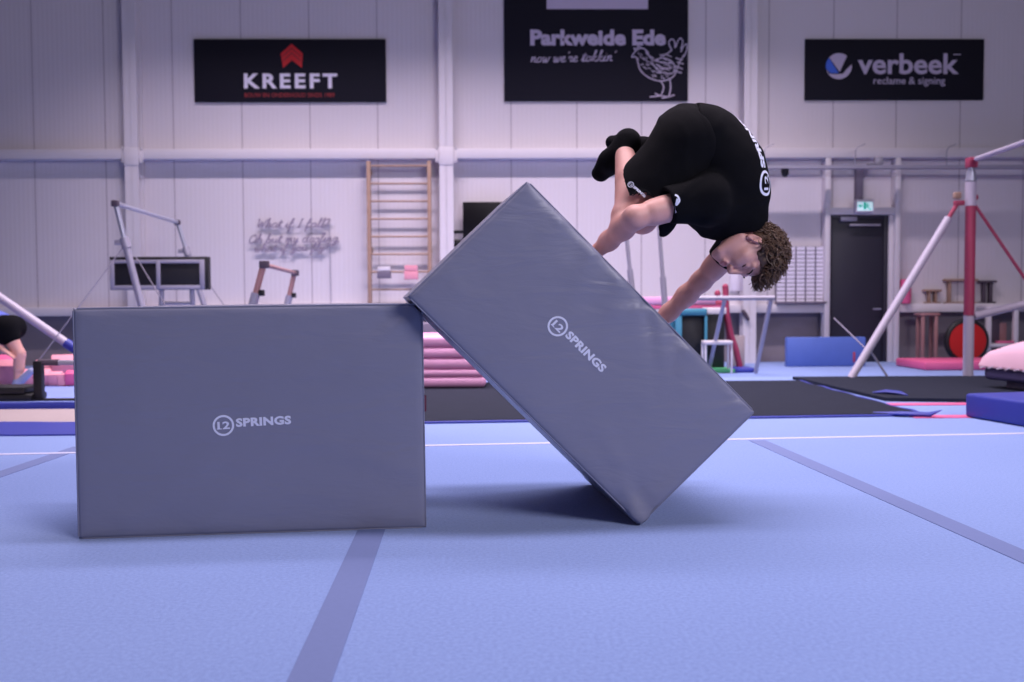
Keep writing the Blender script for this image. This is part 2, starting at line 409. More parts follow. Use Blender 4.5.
# ------------------------------------------------------------------ the two foam blocks
Y1, A1 = 3.3195, 0.0807; Y2, A2 = 3.4722, 0.134
def cam2w(x, y, z=0.0):
    c, s = math.cos(-YAW), math.sin(-YAW); return Vector((x*c-y*s, x*s+y*c, z))
def noise3(p, s, seed=0):
    from mathutils import noise
    return noise.noise(Vector(p)*s+Vector((seed*7.3, seed*3.1, seed*1.7)))
class Block:
    """soft foam block: front face given by four corners (TL,TR,BR,BL), pushed back by depth vector dv"""
    def __init__(s, c, dv, crease, soft=False):
        s.soft = soft
        s.c = [Vector(p) for p in c]; s.dv = Vector(dv); s.crease = crease
        s.ex = ((s.c[1]-s.c[0])+(s.c[2]-s.c[3])).normalized(); s.n = -s.dv.normalized()
    def at(s, u, v, w):
        p = (s.c[0]*(1-u)+s.c[1]*u)*(1-v)+(s.c[3]*(1-u)+s.c[2]*u)*v
        return p+s.dv*w
    def disp(s, u, v):
        """swell of the cover's front face, metres outwards"""
        e = min(u, 1-u, v, 1-v)
        d = 0.006*min(1, e/0.18)**0.7
        p = (u*1.2, v*.8, 0)
        d += 0.0022*noise3(p, 3.0, 1)*min(1, e*8)+0.0012*noise3((u*5+v*3, v*9-u*4, 0), 1.0, 2)*min(1, e*8)
        for (cu, cv, du, dv2, amp, sg) in s.crease:      # soft folds: a ridge along (du,dv2) fading with distance
            a = (u-cu)*du+(v-cv)*dv2; b = -(u-cu)*dv2+(v-cv)*du
            if a > -0.02: d += 1.8*amp*math.exp(-(b/sg)**2)*math.exp(-max(a, 0)/0.16)*min(1, (a+0.02)/0.04)
        return d
    def mesh(s, name, parent, m, N=64, r=0.014):
        mb = MB(); K = 14
        def face(f, nu, nv, flip):
            vs = [f(i/nu, j/nv) for j in range(nv+1) for i in range(nu+1)]
            fs = []
            for j in range(nv):
                for i in range(nu):
                    q = (j*(nu+1)+i, j*(nu+1)+i+1, (j+1)*(nu+1)+i+1, (j+1)*(nu+1)+i); fs.append(q[::-1] if flip else q)
            mb.add(vs, fs, 0, True)
        def inset(t, n):   # rounded edge spacing
            return t
        L = [s.c[0], s.c[1], s.c[2], s.c[3]]; dl = s.dv.length
        W = (s.c[1]-s.c[0]).length; H = (s.c[3]-s.c[0]).length
        def front(u, v):
            du = min(u, 1-u)*W; dv = min(v, 1-v)*H; e = min(du, dv)
            back = 0 if e > r else r-math.sqrt(max(0, r*r-(r-e)**2))
            back -= s.disp(u, v) if e > 1e-6 else 0
            return s.at(u, v, 0)+s.dv.normalized()*back
        def g(t):   # denser near the ends
            return t
        def warp(n, size):
            k = r/size; pts = [0, k*.12, k*.45, k]; mid = [k+(1-2*k)*i/(n-6) for i in range(1, n-6)]
            return pts+mid+[1-k, 1-k*.45, 1-k*.12, 1]
        us = warp(N, W); vv = warp(int(N*H/W), H)
        def grid(f, A, B):
            vs = [f(a, b) for b in B for a in A]; n = len(A)
            mb.add(vs, [(j*n+i, j*n+i+1, (j+1)*n+i+1, (j+1)*n+i) for j in range(len(B)-1) for i in range(n-1)], 0, True)
        ws = [0.0]+[i/K for i in range(1, K)]+[1.0]
        def side(w):   # rounding of the long edges seen from the side
            e = min(w, 1-w)*dl
            return 0.0 if e > r else (r-math.sqrt(max(0, r*r-(r-e)**2)))*0.6
        grid(front, us, vv)
        grid(lambda u, v: s.at(u, v, 1), [0, .25, .5, .75, 1], [0, .25, .5, .75, 1])
        def bul(a, w): return 0.005*math.sin(PI*min(max(w, 0), 1))*math.sin(PI*a)**.5
        e0 = r/dl
        def f0(u, v): return front(u, v)
        for (fn, A) in ((lambda t: (t, 0.0), us), (lambda t: (t, 1.0), us), (lambda t: (0.0, t), vv), (lambda t: (1.0, t), vv)):
            def f(t, w, fn=fn):
                u, v = fn(t); p = front(u, v) if w == 0 else s.at(u, v, w)
                if w == 0: return p
                nrm = (s.at(u, v, 0)-s.at(0.5, 0.5, 0)); 
                if fn(0.3)[0] == fn(0.6)[0]: dirv = s.ex*(1 if u > .5 else -1)
                else: dirv = (s.c[0]-s.c[3]).normalized()*(1 if v < .5 else -1)
                return p+dirv*bul(t, w)
            grid(f, A, [0.0, r/dl]+ws[1:])
        o = mb.build(name, m, parent)
        bm = bmesh.new(); bm.from_mesh(o.data); bmesh.ops.remove_doubles(bm, verts=bm.verts, dist=0.0004)
        bmesh.ops.recalc_face_normals(bm, faces=bm.faces); bm.to_mesh(o.data); bm.free()
        for v in o.data.vertices:       # the corner that bears the weight is flattened on the floor
            z = v.co.z+root_loc(parent).z
            if not s.soft: v.co.z += max(0, .001-z)
            elif z < .05:
                zz = .002+.5*(z-.012+math.sqrt((z-.012)**2+.0002)); v.co.z += zz-z
                v.co -= s.dv.normalized()*(.012*max(0, 1-abs(z-.02)/.02)) if s.soft else Vector((0, 0, 0))
        for p in o.data.polygons: p.use_smooth = True
        o.data.set_sharp_from_angle(angle=math.radians(60))
        return o
    def uv_of(s, px, py):
        """(u,v) on the front face under a pixel"""
        p = on_plane(px, py, s.c[0], s.n)
        # bilinear inverse by Newton
        u = v = 0.5
        for _ in range(12):
            q = s.at(u, v, 0); du = s.at(u+1e-3, v, 0)-q; dv = s.at(u, v+1e-3, 0)-q; du /= 1e-3; dv /= 1e-3
            r_ = p-q; a, b, c = du.dot(du), du.dot(dv), dv.dot(dv); e, f = r_.dot(du), r_.dot(dv); det = a*c-b*b
            u += (e*c-f*b)/det; v += (f*a-e*b)/det
        return u, v
    def logo(s, px, py, ang, px_ring, parent):
        """ring with 12 and the word, ring centre at pixel (px,py), baseline turned by ang"""
        u0, v0 = s.uv_of(px, py); W = (s.c[1]-s.c[0]).length; H = (s.c[3]-s.c[0]).length
        R = 0.5*px_ring
        parts = [ring_polys(0, 0, .80, 1.0)]
        parts.append(fit_text('12', -.56, .60, -.36, .38, 0.03))
        parts.append(([(-.62, -.36), (-.16, -.36), (-.16, -.27), (-.62, -.27)], [(0, 1, 2, 3)]))
        wv, wf = fit_text('SPRINGS', 1.17, 6.35, -.22, .62, 0.045, 1.06)
        parts.append((wv, wf))
        m = MB(); th = .0012
        for vs, fs in parts:
            top = []
            for (x, y) in vs:
                X = (x*math.cos(ang)-y*math.sin(ang))*R; Y = (x*math.sin(ang)+y*math.cos(ang))*R
                u = u0+X/W; v = v0-Y/H
                top.append(s.at(u, v, 0)+s.n*(s.disp(u, v)+th))
            n = len(top); m.add(top, fs)
        o = m.build('logo', M_PRINT, parent)
        md = o.modifiers.new('thickness', 'SOLIDIFY'); md.thickness = .001; md.offset = 0
        return tag(o, 'pale printed ring with the number 12 and the word SPRINGS')

n1 = cam2w(math.sin(A1), -math.cos(A1)); n2 = cam2w(math.sin(A2), -math.cos(A2))
p1 = cam2w(-1.5155, Y1); p2 = cam2w(0.4842, Y2)
def fr(pxs, p0, n): return [on_plane(x, y, p0, n) for x, y in pxs]
g0, g1 = G(78.0, 539.4), G(426.4, 528.0); n1 = Vector((g1.y-g0.y, -(g1.x-g0.x), 0)).normalized(); p1 = g0.copy()
c1 = fr([(72.0, 308.0), (422.5, 303.4)], p1, n1)+[g1, g0]
B1 = Block(c1, -n1*0.60, [(.97, .06, -.8, .6, .004, .02), (.98, .3, -.9, .4, .003, .015), (.98, .75, -.9, -.4, .003, .02), (.35, .98, .5, -.85, .0025, .03), (.12, .95, .6, -.7, .003, .03), (.93, .02, -.6, .8, -.004, .03)])
c2 = fr([(407.6, 296.5), (528, 180.5), (755.5, 412), (640, 525.3)], p2, n2)   # A B C D as seen
# order TL,TR,BR,BL of the printed face: the long axis runs from A->D; print reads along B->C side up
c2o = [c2[1], c2[2], c2[3], c2[0]]
dz = min(p.z for p in c2o)
B2 = Block(c2o, -n2*0.80, [(.51, .0, .55, .85, -.010, .022), (.54, .0, -.35, .94, .008, .02), (.40, .0, .3, .95, .005, .03), (.64, .0, .4, .92, -.005, .025), (.72, .0, -.3, .95, .004, .02), (.28, .0, .2, .98, .005, .03), (.98, .98, -.75, -.66, .009, .035), (.90, 1.0, .1, -1, -.006, .03), (1.0, .88, -1, -.1, -.006, .03), (.15, .0, .1, 1, .004, .03), (.06, .75, .95, .12, .003, .008)], True)
b1 = thing('foam_block', 'upright dark grey foam block standing flat on the blue floor at left', 'foam block', (c1[3]+c1[2])/2)
B1.mesh('cover', b1, M_VINYL)
B1.logo(223.8, 425.2, 0.03, (G(228.5, 534)-G(218, 534)).length*1.0*2*.98, b1)
b2 = thing('foam_block', 'grey foam block tilted on its corner, leaning on the upright block under the person', 'foam block', (c2[3].x, c2[3].y, 0))
B2.mesh('cover', b2, M_VINYL)
B2.logo(557.3, 326.2, 0.0, 0.0735, b2)
un = unit_v = (c2[0]-c2[1]).normalized()          # outward normal of the tilted block's lower long face
for o in b1.children:
    if o.name.startswith('cover'):
        for v in o.data.vertices:
            w_ = v.co+root_loc(b1); dd_ = (w_-c2[0]).dot(un)
            if dd_ < .006 and w_.z > .5: v.co += un*(.006-dd_)
# seams: thin piping along the edges of each cover
for B, par in ((B1, b1), (B2, b2)):
    cen = B.at(.5, .5, .5)
    for w in (0.006, .994):
        m = MB(); qq = [B.at(u, v, w) for u, v in ((0, 0), (1, 0), (1, 1), (0, 1))]
        for i in range(4):
            a, b = qq[i], qq[(i+1) % 4]; d = ((a+b)/2-cen); d = d.normalized()
            m.tube([a+(b-a)*.012-d*.002, a+(b-a)*.988-d*.002], .003, 6)
        m.build('piping', M_VINYL, par)
tg = P(425.8, 405, c1[2].y+.12); 
m = MB(); e1 = B1.at(1, .455, .16); m.box(e1-Vector((.004, .012, .03)), e1+Vector((.010, .012, .03)), .002)
o = m.build('tag', mat('tag_red', (104, 44, 66), .7), b1); tag(o, 'small red tag on the side seam')

# ------------------------------------------------------------------ signs on the wall
def wall_board(name, label, x0, x1, y0, y1, Y=YW-.012, th=.022):
    a = P(x0, y1, Y-th); b = P(x1, y0, Y-th)
    t = thing(name, label, 'sign', (a.x*.5+b.x*.5, Y, a.z))
    MB().box((a.x, Y-th, a.z), (b.x, Y+.012, b.z), .003).build('board', M_SIGN, t)
    return t, a, b, Y-th
def on_board(polys, a, b, Yf, px0, px1, py0, py1, name, m, par, th=.003):
    """polys in board pixel coordinates (photo px, y down) -> raised print on the board face at y=Yf"""
    mb = MB(); W = b.x-a.x; H = b.z-a.z
    for vs, fs in polys:
        pp = [Vector((a.x+(x-px0)/(px1-px0)*W, Yf-th, b.z-(y-py0)/(py1-py0)*H)) for x, y in vs]
        mb.add(pp, fs)
    o = mb.build(name, m, par)
    md = o.modifiers.new('thickness', 'SOLIDIFY'); md.thickness = th*.9; md.offset = 0
    return o
def tx(s, x0, x1, ytop, ybot, bold=0.0, sp=1.0):
    vs, fs = fit_text(s, x0, x1, -ybot, -ytop, bold, sp); return ([(x, -y) for x, y in vs], fs)
box = (194.5, 385.5, 39, 102)
t, a, b, Yf = wall_board('sign', 'black KREEFT sign with a red arrow logo, high on the back wall', *box)
on_board([tx('KREEFT', 244, 337, 73.5, 88.5, .034, 1.3)], a, b, Yf, *box, 'lettering', M_SIGNW, t)
on_board([tx('BOUW EN ONDERHOUD SINDS 1989', 244.5, 334, 93, 97.3, .01, 1.05)], a, b, Yf, *box, 'lettering', M_SIGNDR, t)
on_board([([(292, 43.8), (303, 53.5), (301.8, 68), (292, 60.2), (283.2, 68), (281, 53.5)], [(0, 1, 2, 3), (0, 3, 4, 5)])], a, b, Yf, *box, 'logo', M_SIGNR, t)
for (q) in (((292, 47.5), (301.5, 56), (301.2, 57.2), (292, 49.2), (282.6, 57.2), (282.3, 56)), ((292, 52.2), (301, 60.5), (300.7, 61.7), (292, 54), (283.2, 61.7), (283, 60.5))):
    on_board([(list(q), [(0, 1, 2, 3), (0, 3, 4, 5)])], a, b, Yf-.003, *box, 'logo_groove', M_SIGNDR, t, .002)
box = (504.3, 688.5, -60, 101)
t, a, b, Yf = wall_board('sign', 'tall black Parkweide Ede sign with a white hen drawing, on the upper wall', *box)
on_board([([(547, -50), (648, -50), (648, 9), (547, 9)], [(0, 1, 2, 3)])], a, b, Yf, *box, 'white_field', M_SIGNL, t)
on_board([tx('Parkweide Ede', 530.5, 666, 29.5, 45.5, .045)], a, b, Yf, *box, 'lettering', M_SIGNL, t)
st, wd_ = script_strokes("now we're tokkin'")
pol = []
for s_ in st:
    pol.append(stroke_polys([(530+x/wd_*84, 62.2-y*5.0-(x/wd_)*1.5) for x, y in s_], 1.05))
on_board(pol, a, b, Yf, *box, 'script_lettering', M_SIGNL, t)
# hen line drawing: outline, wing, tail plumes, legs and hatching
hen = [[(634, 53), (637, 50), (642, 48), (647, 51), (650, 57), (656, 61), (662, 56), (668, 53), (672, 50)],
       [(634, 53), (632, 57), (636, 57), (638, 62), (640, 69), (645, 75), (652, 79), (660, 81), (668, 80), (674, 76), (677, 70), (680, 62), (684, 55)],
       [(672, 50), (669, 43), (672, 39), (675, 42), (675, 48)], [(676, 47), (678, 41), (681, 38), (683, 42), (681, 49)], [(681, 52), (684, 46), (687, 44), (687, 50), (684, 57)],
       [(652, 62), (657, 69), (665, 73), (673, 73), (675, 66), (670, 60), (661, 58), (654, 61)], [(656, 64), (663, 68), (672, 68)], [(657, 61), (665, 63), (672, 63)],
       [(676, 58), (683, 60)], [(677, 62), (684, 64)], [(676, 66), (683, 69)], [(675, 71), (682, 73)],
       [(660, 80), (664, 87), (661, 96)], [(661, 96), (650, 97)], [(661, 96), (668, 97)], [(661, 96), (655, 93.5)],
       [(670, 79), (671, 88), (669, 97)], [(669, 97), (675, 95)], [(669, 97), (662, 98.5)],
       [(636, 51), (634, 48), (638, 49), (638, 46), (642, 48)], [(638, 53), (639.2, 53.2)]]
rr = random.Random(3)
pol = [stroke_polys(smooth_pts(h, 4), 1.15) for h in hen]
for _ in range(70):
    x = rr.uniform(640, 674); y = rr.uniform(54, 79)
    if (x-657)**2/330+(y-66)**2/190 > 1: continue
    dx, dy = rr.uniform(2, 4.5), rr.uniform(-1, 2.5); pol.append(stroke_polys(smooth_pts([(x, y), (x+dx*.5, y+dy*.2+.5), (x+dx, y+dy)], 3), rr.uniform(.5, .9)))
for _ in range(14):
    x = rr.uniform(636, 648); y = rr.uniform(50, 60); pol.append(stroke_polys([(x, y), (x+1.5, y+2.2)], .8))
on_board(pol, a, b, Yf, *box, 'hen_drawing', M_SIGNL, t)
box = (805, 984.5, 39, 100)
t, a, b, Yf = wall_board('sign', 'black verbeek reclame & signing sign at right on the back wall', *box)
on_board([tx('verbeek', 857.5, 959, 53.5, 74.3, .022)], a, b, Yf, *box, 'lettering', M_SIGNL, t)
on_board([tx('reclame & signing', 873.5, 945.5, 77, 86.5, .004)], a, b, Yf, *box, 'lettering', M_SIGNL, t)
on_board([stroke_polys([(x, 54.6), (x+1.8, 54.6)], 1.1) for x in (953.5, 956.2, 958.9)], a, b, Yf, *box, 'small_mark', M_SIGNL, t)
def arc(cx, cy, r, a0, a1, n=18): return [(cx+r*math.cos(math.radians(a0+(a1-a0)*i/n)), cy-r*math.sin(math.radians(a0+(a1-a0)*i/n))) for i in range(n+1)]
cx, cy, R = 838.5, 66.2, 13
wedge = arc(cx, cy, R, 52, 138, 12)+[(839.5, 72)]
on_board([(wedge, [tuple(range(len(wedge)))])], a, b, Yf, *box, 'logo', M_SIGNL, t)
bl = arc(cx, cy, R, 140, 192, 8)+[(830.5, 73.2), (838.5, 73.2)]
on_board([(bl, [tuple(range(len(bl)))])], a, b, Yf, *box, 'logo_stripe', M_SIGNB, t)
sm = arc(cx, cy, R, 196, 368, 20)+[(846, 69.5), (843, 73.6), (836, 74.4), (829, 73.8)]
on_board([(sm, [tuple(range(len(sm)))])], a, b, Yf, *box, 'logo', M_SIGNL, t)

# unlit neon script sign
t = thing('neon_sign', 'unlit neon handwriting sign in three lines on the white wall', 'sign', P(290, 252, YW))
m = MB()
for s_, x0, x1, yb, hh, dr in (('What if I fall?', 256, 329, 227.5, 4.3, -.4), ('Oh but my darling,', 248, 340, 243.0, 4.3, -1.5), ('what if you fly?', 254, 329, 251.8, 4.0, -1.5)):
    st, wl = script_strokes(s_)
    for q in st:
        path = [P(x0+(x1-x0)*x/wl, yb-y*hh+dr*x/wl, YW-.05) for x, y in q]
        if len(path) > 1: m.tube(path, .0085, 5)
m.build('tubes', M_NEON, t)
m = MB(); m.tube([P(329, 219, YW-.03), P(330, 247, YW-.03), P(331, 304, YW-.03)], .005, 5).build('wire', M_GREYM, t)
for x, y in ((262, 224), (300, 224), (326, 224), (255, 240), (290, 239), (335, 238), (262, 250), (300, 249)):
    p = P(x, y, YW-.05); MB().tube([p, (p.x, YW-.002, p.z)], .006, 5).build('clip', M_GREYM, t)

# ------------------------------------------------------------------ things on and by the back wall
# stall bars: two uprights, rungs, wall blocks
YB = YW-.205
a, b = P(366.5, 162, YB), P(431.0, 162, YB)
t = thing('stall_bars', 'tall wooden stall bars fixed to the white wall beside the middle column', 'wall bars', ((a.x+b.x)/2, YB, 0))
for x0, x1 in ((a.x, a.x+.050), (b.x-.050, b.x)):
    MB().box((x0, YB-.03, .0), (x1, YB+.06, P(400, 161, YB).z), .006).build('upright', M_WOOD, t)
for i in range(11):
    py = 166.0+17.65*i; p = P(400, py, YB); h = .018
    MB().tube([(a.x+.03, YB-.005, p.z), (b.x-.03, YB-.005, p.z)], .0135, 10).build('rung', M_WOOD, t)
m = MB()
for z in (.5, 1.5, 2.5):
    for x in (a.x+.025, b.x-.025): MB().box((x-.018, YB+.05, z-.03), (x+.018, YW-.003, z+.03)).build('wall_bracket', M_WOOD, t)
def brick(px0, px1, py0, py1, Y, m, label, group, dep=.08):
    p, q = P(px0, py1, Y), P(px1, py0, Y)
    o = MB().box((p.x, Y-dep/2, p.z), (q.x, Y+dep/2, q.z), .006).build('foam_brick', m, origin=((p.x+q.x)/2, Y, p.z)); tag(o, label, 'foam brick', group)
M_GFOAM = mat('grey_foam', (112, 104, 122), .9)
brick(377.5, 391, 271.2, 278.5, YB-.06, M_GFOAM, 'small grey foam brick stuck in the stall bars at left', 'foam bricks on the stall bars')
brick(378, 390.5, 266.8, 271.0, YB-.06, M_STEEL, 'thin pale brick lying on the grey foam brick in the stall bars', 'foam bricks on the stall bars')
brick(404.5, 418, 271.4, 279.5, YB-.06, M_FOAM, 'pink foam brick stuck in the stall bars, lower of two', 'foam bricks on the stall bars')
brick(404.8, 417.5, 265.3, 271.2, YB-.06, M_FOAM, 'pink foam brick on top of another pink one in the stall bars', 'foam bricks on the stall bars')

# wall screen on a bracket, half hidden by the tilted block
p, q = P(463, 246, YW-.14), P(516, 202, YW-.14)
t = thing('television', 'black television on a wall bracket behind the tilted block', 'television', ((p.x+q.x)/2, YW-.14, p.z))
MB().box((p.x, YW-.17, p.z), (q.x, YW-.12, q.z), .006).build('screen', M_SCREEN, t)
m = MB(); c = P(458, 232, YW-.08); m.box((P(454, 232, YW-.08).x, YW-.12, c.z-.02), (p.x+.2, YW-.06, c.z+.02), .004)
m.box((p.x+.15, YW-.12, c.z-.14), (p.x+.3, YW, c.z+.14), .004).build('bracket', M_BLACK, t)
p = P(457.5, 243, YW-.06); o = MB().box((p.x-.045, YW-.09, p.z-.05), (p.x+.045, YW, p.z+.04), .01).build('wall_speaker', M_BLACK, origin=(p.x, YW, p.z))
tag(o, 'small black wall box just under the television bracket', 'speaker')

# cable tray along the right half of the wall, on hooks from the rail
YT = YW-.42
p = P(772, 167.6, YT); zt = p.z
t = thing('cable_tray', 'long thin metal cable tray hung in front of the wall above the dark door', 'cable tray', (p.x, YT, zt))
MB().box((P(756, 168, YT).x, YT-.075, zt-.018), (9.5, YT+.075, zt-.010)).box((P(756, 168, YT).x, YT-.079, zt-.018), (9.5, YT-.073, zt+.018)).box((P(756, 168, YT).x, YT+.073, zt-.018), (9.5, YT+.079, zt+.018)).build('tray', M_GREYM, t)
for px in (763.5, 854.5, 945.5, 1034):
    h = P(px, 152, YT+.03); MB().tube([(h.x, YT, zt-.015), (h.x, YT, h.z-.0), (h.x+.02, YT+.0, h.z+.05), (h.x+.13, YT+.02, h.z+.10)], .0075, 6).build('hook', M_GREYM, t)
p = P(785, 172, YT); m = MB()
prof = [(0, .0), (.045, -.0), (.048, -.03), (.04, -.075), (.02, -.10), (.001, -.104)]
def lathe(m, c, prof, axis=Vector((0, 0, 1)), seg=20, mi=0):
    axis = Vector(axis).normalized(); u = axis.orthogonal().normalized(); w = axis.cross(u); vs = []; fs = []
    for r, h in prof:
        for k in range(seg):
            an = 2*PI*k/seg; vs.append(Vector(c)+axis*h+u*(r*math.cos(an))+w*(r*math.sin(an)))
    for i in range(len(prof)-1):
        for k in range(seg): fs.append((i*seg+k, i*seg+(k+1) % seg, (i+1)*seg+(k+1) % seg, (i+1)*seg+k))
    m.add(vs, fs, mi, True); return m
lathe(m, (p.x, YT, zt-.019), prof); o = m.build('ceiling_camera', M_BLACK, origin=(p.x, YT, zt-.019)); tag(o, 'small black dome camera hanging under the cable tray', 'camera')
p = P(878, 160, YT); m = MB(); m.box((p.x-.045, YT-.04, zt+.019), (p.x+.06, YT+.04, zt+.13), .02); m.tube([(p.x-.03, YT, zt+.05), (p.x-.14, YT, zt+.04)], .02, 8)
o = m.build('floodlight', M_GREYM, origin=(p.x, YT, zt+.019)); tag(o, 'small grey floodlight standing on the cable tray above the door', 'lamp')
p, q = P(855.5, 203, YW-.06), P(862.5, 168, YW-.06)
o = MB().box((p.x, YW-.10, p.z), (q.x, YW, q.z), .006).build('cable_duct', M_GFOAM, origin=(p.x, YW, p.z)); tag(o, 'dark upright cable duct above the green exit sign', 'cable duct')

# lit exit sign
Ys = YW-.20; p, q = P(855.3, 212.3, Ys), P(873.6, 199.4, Ys)
t = thing('exit_sign', 'small lit green and white exit sign over the dark door', 'exit sign', ((p.x+q.x)/2, Ys, p.z))
MB().box((p.x, Ys-.02, p.z), (q.x, Ys+.06, q.z), .006).build('housing', M_STEEL, t)
MB().box((p.x+.02, Ys-.024, p.z+.02), (q.x-.02, Ys-.018, q.z-.035)).build('lit_panel', M_LIT, t)
W = q.x-p.x; H = q.z-p.z
def ex(x, y): return Vector((p.x+x*W, Ys-.029, p.z+y*H))
m = MB()
for poly in ([(.40, .22), (.56, .22), (.56, .76), (.40, .76)],):
    m.prism([ex(*c) for c in poly], (0, .006, 0))
m.prism([ex(*c) for c in ((.12, .48), (.24, .66), (.24, .54), (.35, .54), (.35, .42), (.24, .42), (.24, .30))], (0, .006, 0))
m.prism([ex(*c) for c in ((.74, .2), (.84, .2), (.84, .3), (.74, .3))], (0, .006, 0))
m.build('pictogram', M_CYAN, t)
m = MB()
for poly in ([(.62, .62), (.68, .62), (.68, .70), (.62, .70)], [(.57, .35), (.66, .38), (.68, .60), (.60, .60)], [(.66, .38), (.76, .26), (.72, .22), (.62, .32)], [(.66, .56), (.76, .50), (.76, .45), (.66, .50)]):
    m.prism([ex(*c) for c in poly], (0, .006, 0))
m.build('running_figure', M_CYAN, t)

# card rack standing on the ledge left of the door
Yr = YW-.06
p, q = P(775.5, 303, Yr), P(825, 246.5, Yr)
t = thing('card_rack', 'white wall rack of small cards in five columns, left of the dark door', 'rack', ((p.x+q.x)/2, Yr, p.z))
MB().box((p.x, Yr-.01, p.z), (q.x, Yr+.02, q.z), .003).build('back_panel', M_GFOAM, t)
proto = None; nx, ny = 5, 14; cw = (q.x-p.x)/nx; chh = (q.z-p.z)/ny
for j in range(ny):
    for i in range(nx):
        c = Vector((p.x+cw*(i+.5), Yr-.012, p.z+chh*(j+.5)))
        if proto is None:
            proto = MB().box((c.x-cw*.41, c.y-.006, c.z-chh*.40), (c.x+cw*.43, c.y+.002, c.z+chh*.40)).build('card', M_SIGNW, t); base = c.copy()
        else:
            o = proto.copy(); COL.objects.link(o); o.parent = t; o.location = c-base
p, q = P(776, 305.5, YW-.1), P(826, 303, YW-.1)
o = MB().box((p.x, YW-.16, LEDGE_T+.001), (q.x, YW-.02, LEDGE_T+.035), .004).build('rack_shelf', M_GFOAM, origin=(p.x, YW-.1, LEDGE_T)); tag(o, 'thin dark shelf on the ledge directly under the card rack', 'shelf')
p, q = P(730, 291, YW-.03), P(744, 262, YW-.03)
o = MB().box((p.x, YW-.035, p.z), (q.x, YW-.003, q.z), .003).build('notice_sheet', M_SIGNW, origin=(p.x, YW, p.z)); tag(o, 'blank white notice board on the wall behind the person\'s face', 'notice board')

# pink foam roller, parallettes and stools at the right of the door
p = P(903.5, 307, YW-.05); m = MB(); r = .075
m.tube([(p.x, YW-.10, LEDGE_T+.002), (p.x, YW-.10, LEDGE_T+.03), (p.x, YW-.10, LEDGE_T+.29), (p.x, YW-.10, LEDGE_T+.32)], [r*.9, r, r, r*.9], 20)
o = m.build('foam_roller', M_DPINK, origin=(p.x, YW-.1, LEDGE_T)); tag(o, 'pink foam roller upright on the ledge just right of the door', 'foam roller')
def parallette(name, label, x0, x1, y0, Yp, zb, m, leg_w=.03, group=None, base=True):
    p, q = P(x0, y0, Yp), P(x1, y0, Yp); zt_ = p.z
    t = thing(name, label, 'handstand stand', ((p.x+q.x)/2, Yp, zb), group)
    MB().box((p.x, Yp-.05, zt_-.03), (q.x, Yp+.05, zt_), .008).build('top', m, t)
    for x in (p.x+.07, q.x-.07): MB().box((x-leg_w/2, Yp-.03, zb+.02), (x+leg_w/2, Yp+.03, zt_-.03), .004).build('leg', m, t)
    MB().box((p.x+.02, Yp-.06, zb), (q.x-.02, Yp+.06, zb+.02), .004).build('base', m, t)
M_DWOOD = mat('dark_stained_wood', (78, 66, 80), .6)
parallette('handstand_stand', 'low wooden handstand stand on the wall ledge, first right of the foam roller', 923.5, 940.5, 289.5, YW-.05, LEDGE_T, M_WOOD)
parallette('handstand_stand', 'taller wooden handstand stand on the ledge behind the red and white post', 944, 977, 279, YW-.05, LEDGE_T, M_WOOD, .035)
parallette('handstand_stand', 'dark handstand stand on the ledge, just right of the red and white post', 978.5, 995.5, 280.5, YW-.05, LEDGE_T, M_DWOOD, .04)
def stool(name, label, x0, x1, y0, Yp, m):
    p, q = P(x0, y0, Yp), P(x1, y0, Yp); t = thing(name, label, 'stool', ((p.x+q.x)/2, Yp, 0))
    MB().box((p.x, Yp-.10, p.z-.035), (q.x, Yp+.10, p.z), .01).build('seat', m, t)
    for x in (p.x+.045, q.x-.045):
        for y in (-.07, .07): MB().box((x-.02, Yp+y-.02, 0), (x+.02, Yp+y+.02, p.z-.035), .004).build('leg', m, t)
stool('stool', 'wooden stool under the ledge, left of the red disc', 917, 937, 313, YW-.28, M_WOODR)
p = P(941, 318, YW-.2); m = MB(); m.tube([P(938, 318, YW-.2), P(941, 330, YW-.2), P(945, 344, YW-.2), G(949, 365)*1.0], .022, 8)
# red disc with black rim
Yd = YW-.55; c = P(966.5, 335, Yd); R = .262; c.z = R+.03
t = thing('red_disc', 'big round red training disc with black rim, behind the red and white post', 'disc', (c.x, Yd, 0))
m = MB(); lathe(m, c, [(.03, -.045), (R*.42, -.05), (R*.90, -.04), (R*.93, 0), (R*.90, .04), (.03, .045)], (0, 1, 0), 40); m.build('disc', M_WHEEL, t)
m = MB(); m.tube([c+Vector((R*.95*math.cos(2*PI*i/48), 0, R*.95*math.sin(2*PI*i/48))) for i in range(48)], .04, 10, closed=True); o = m.build('rim', M_BLACK, t); o.location = (0, 0, 0)
m = MB(); lathe(m, c, [(.001, -.08), (.035, -.075), (.04, -.04), (.04, .05), (.001, .06)], (0, 1, 0), 20); m.build('hub', M_GREYM, t)
m = MB(); m.box((c.x-.16, Yd-.05, 0), (c.x+.16, Yd+.05, .035), .008); m.build('foot', M_BLACK, t)
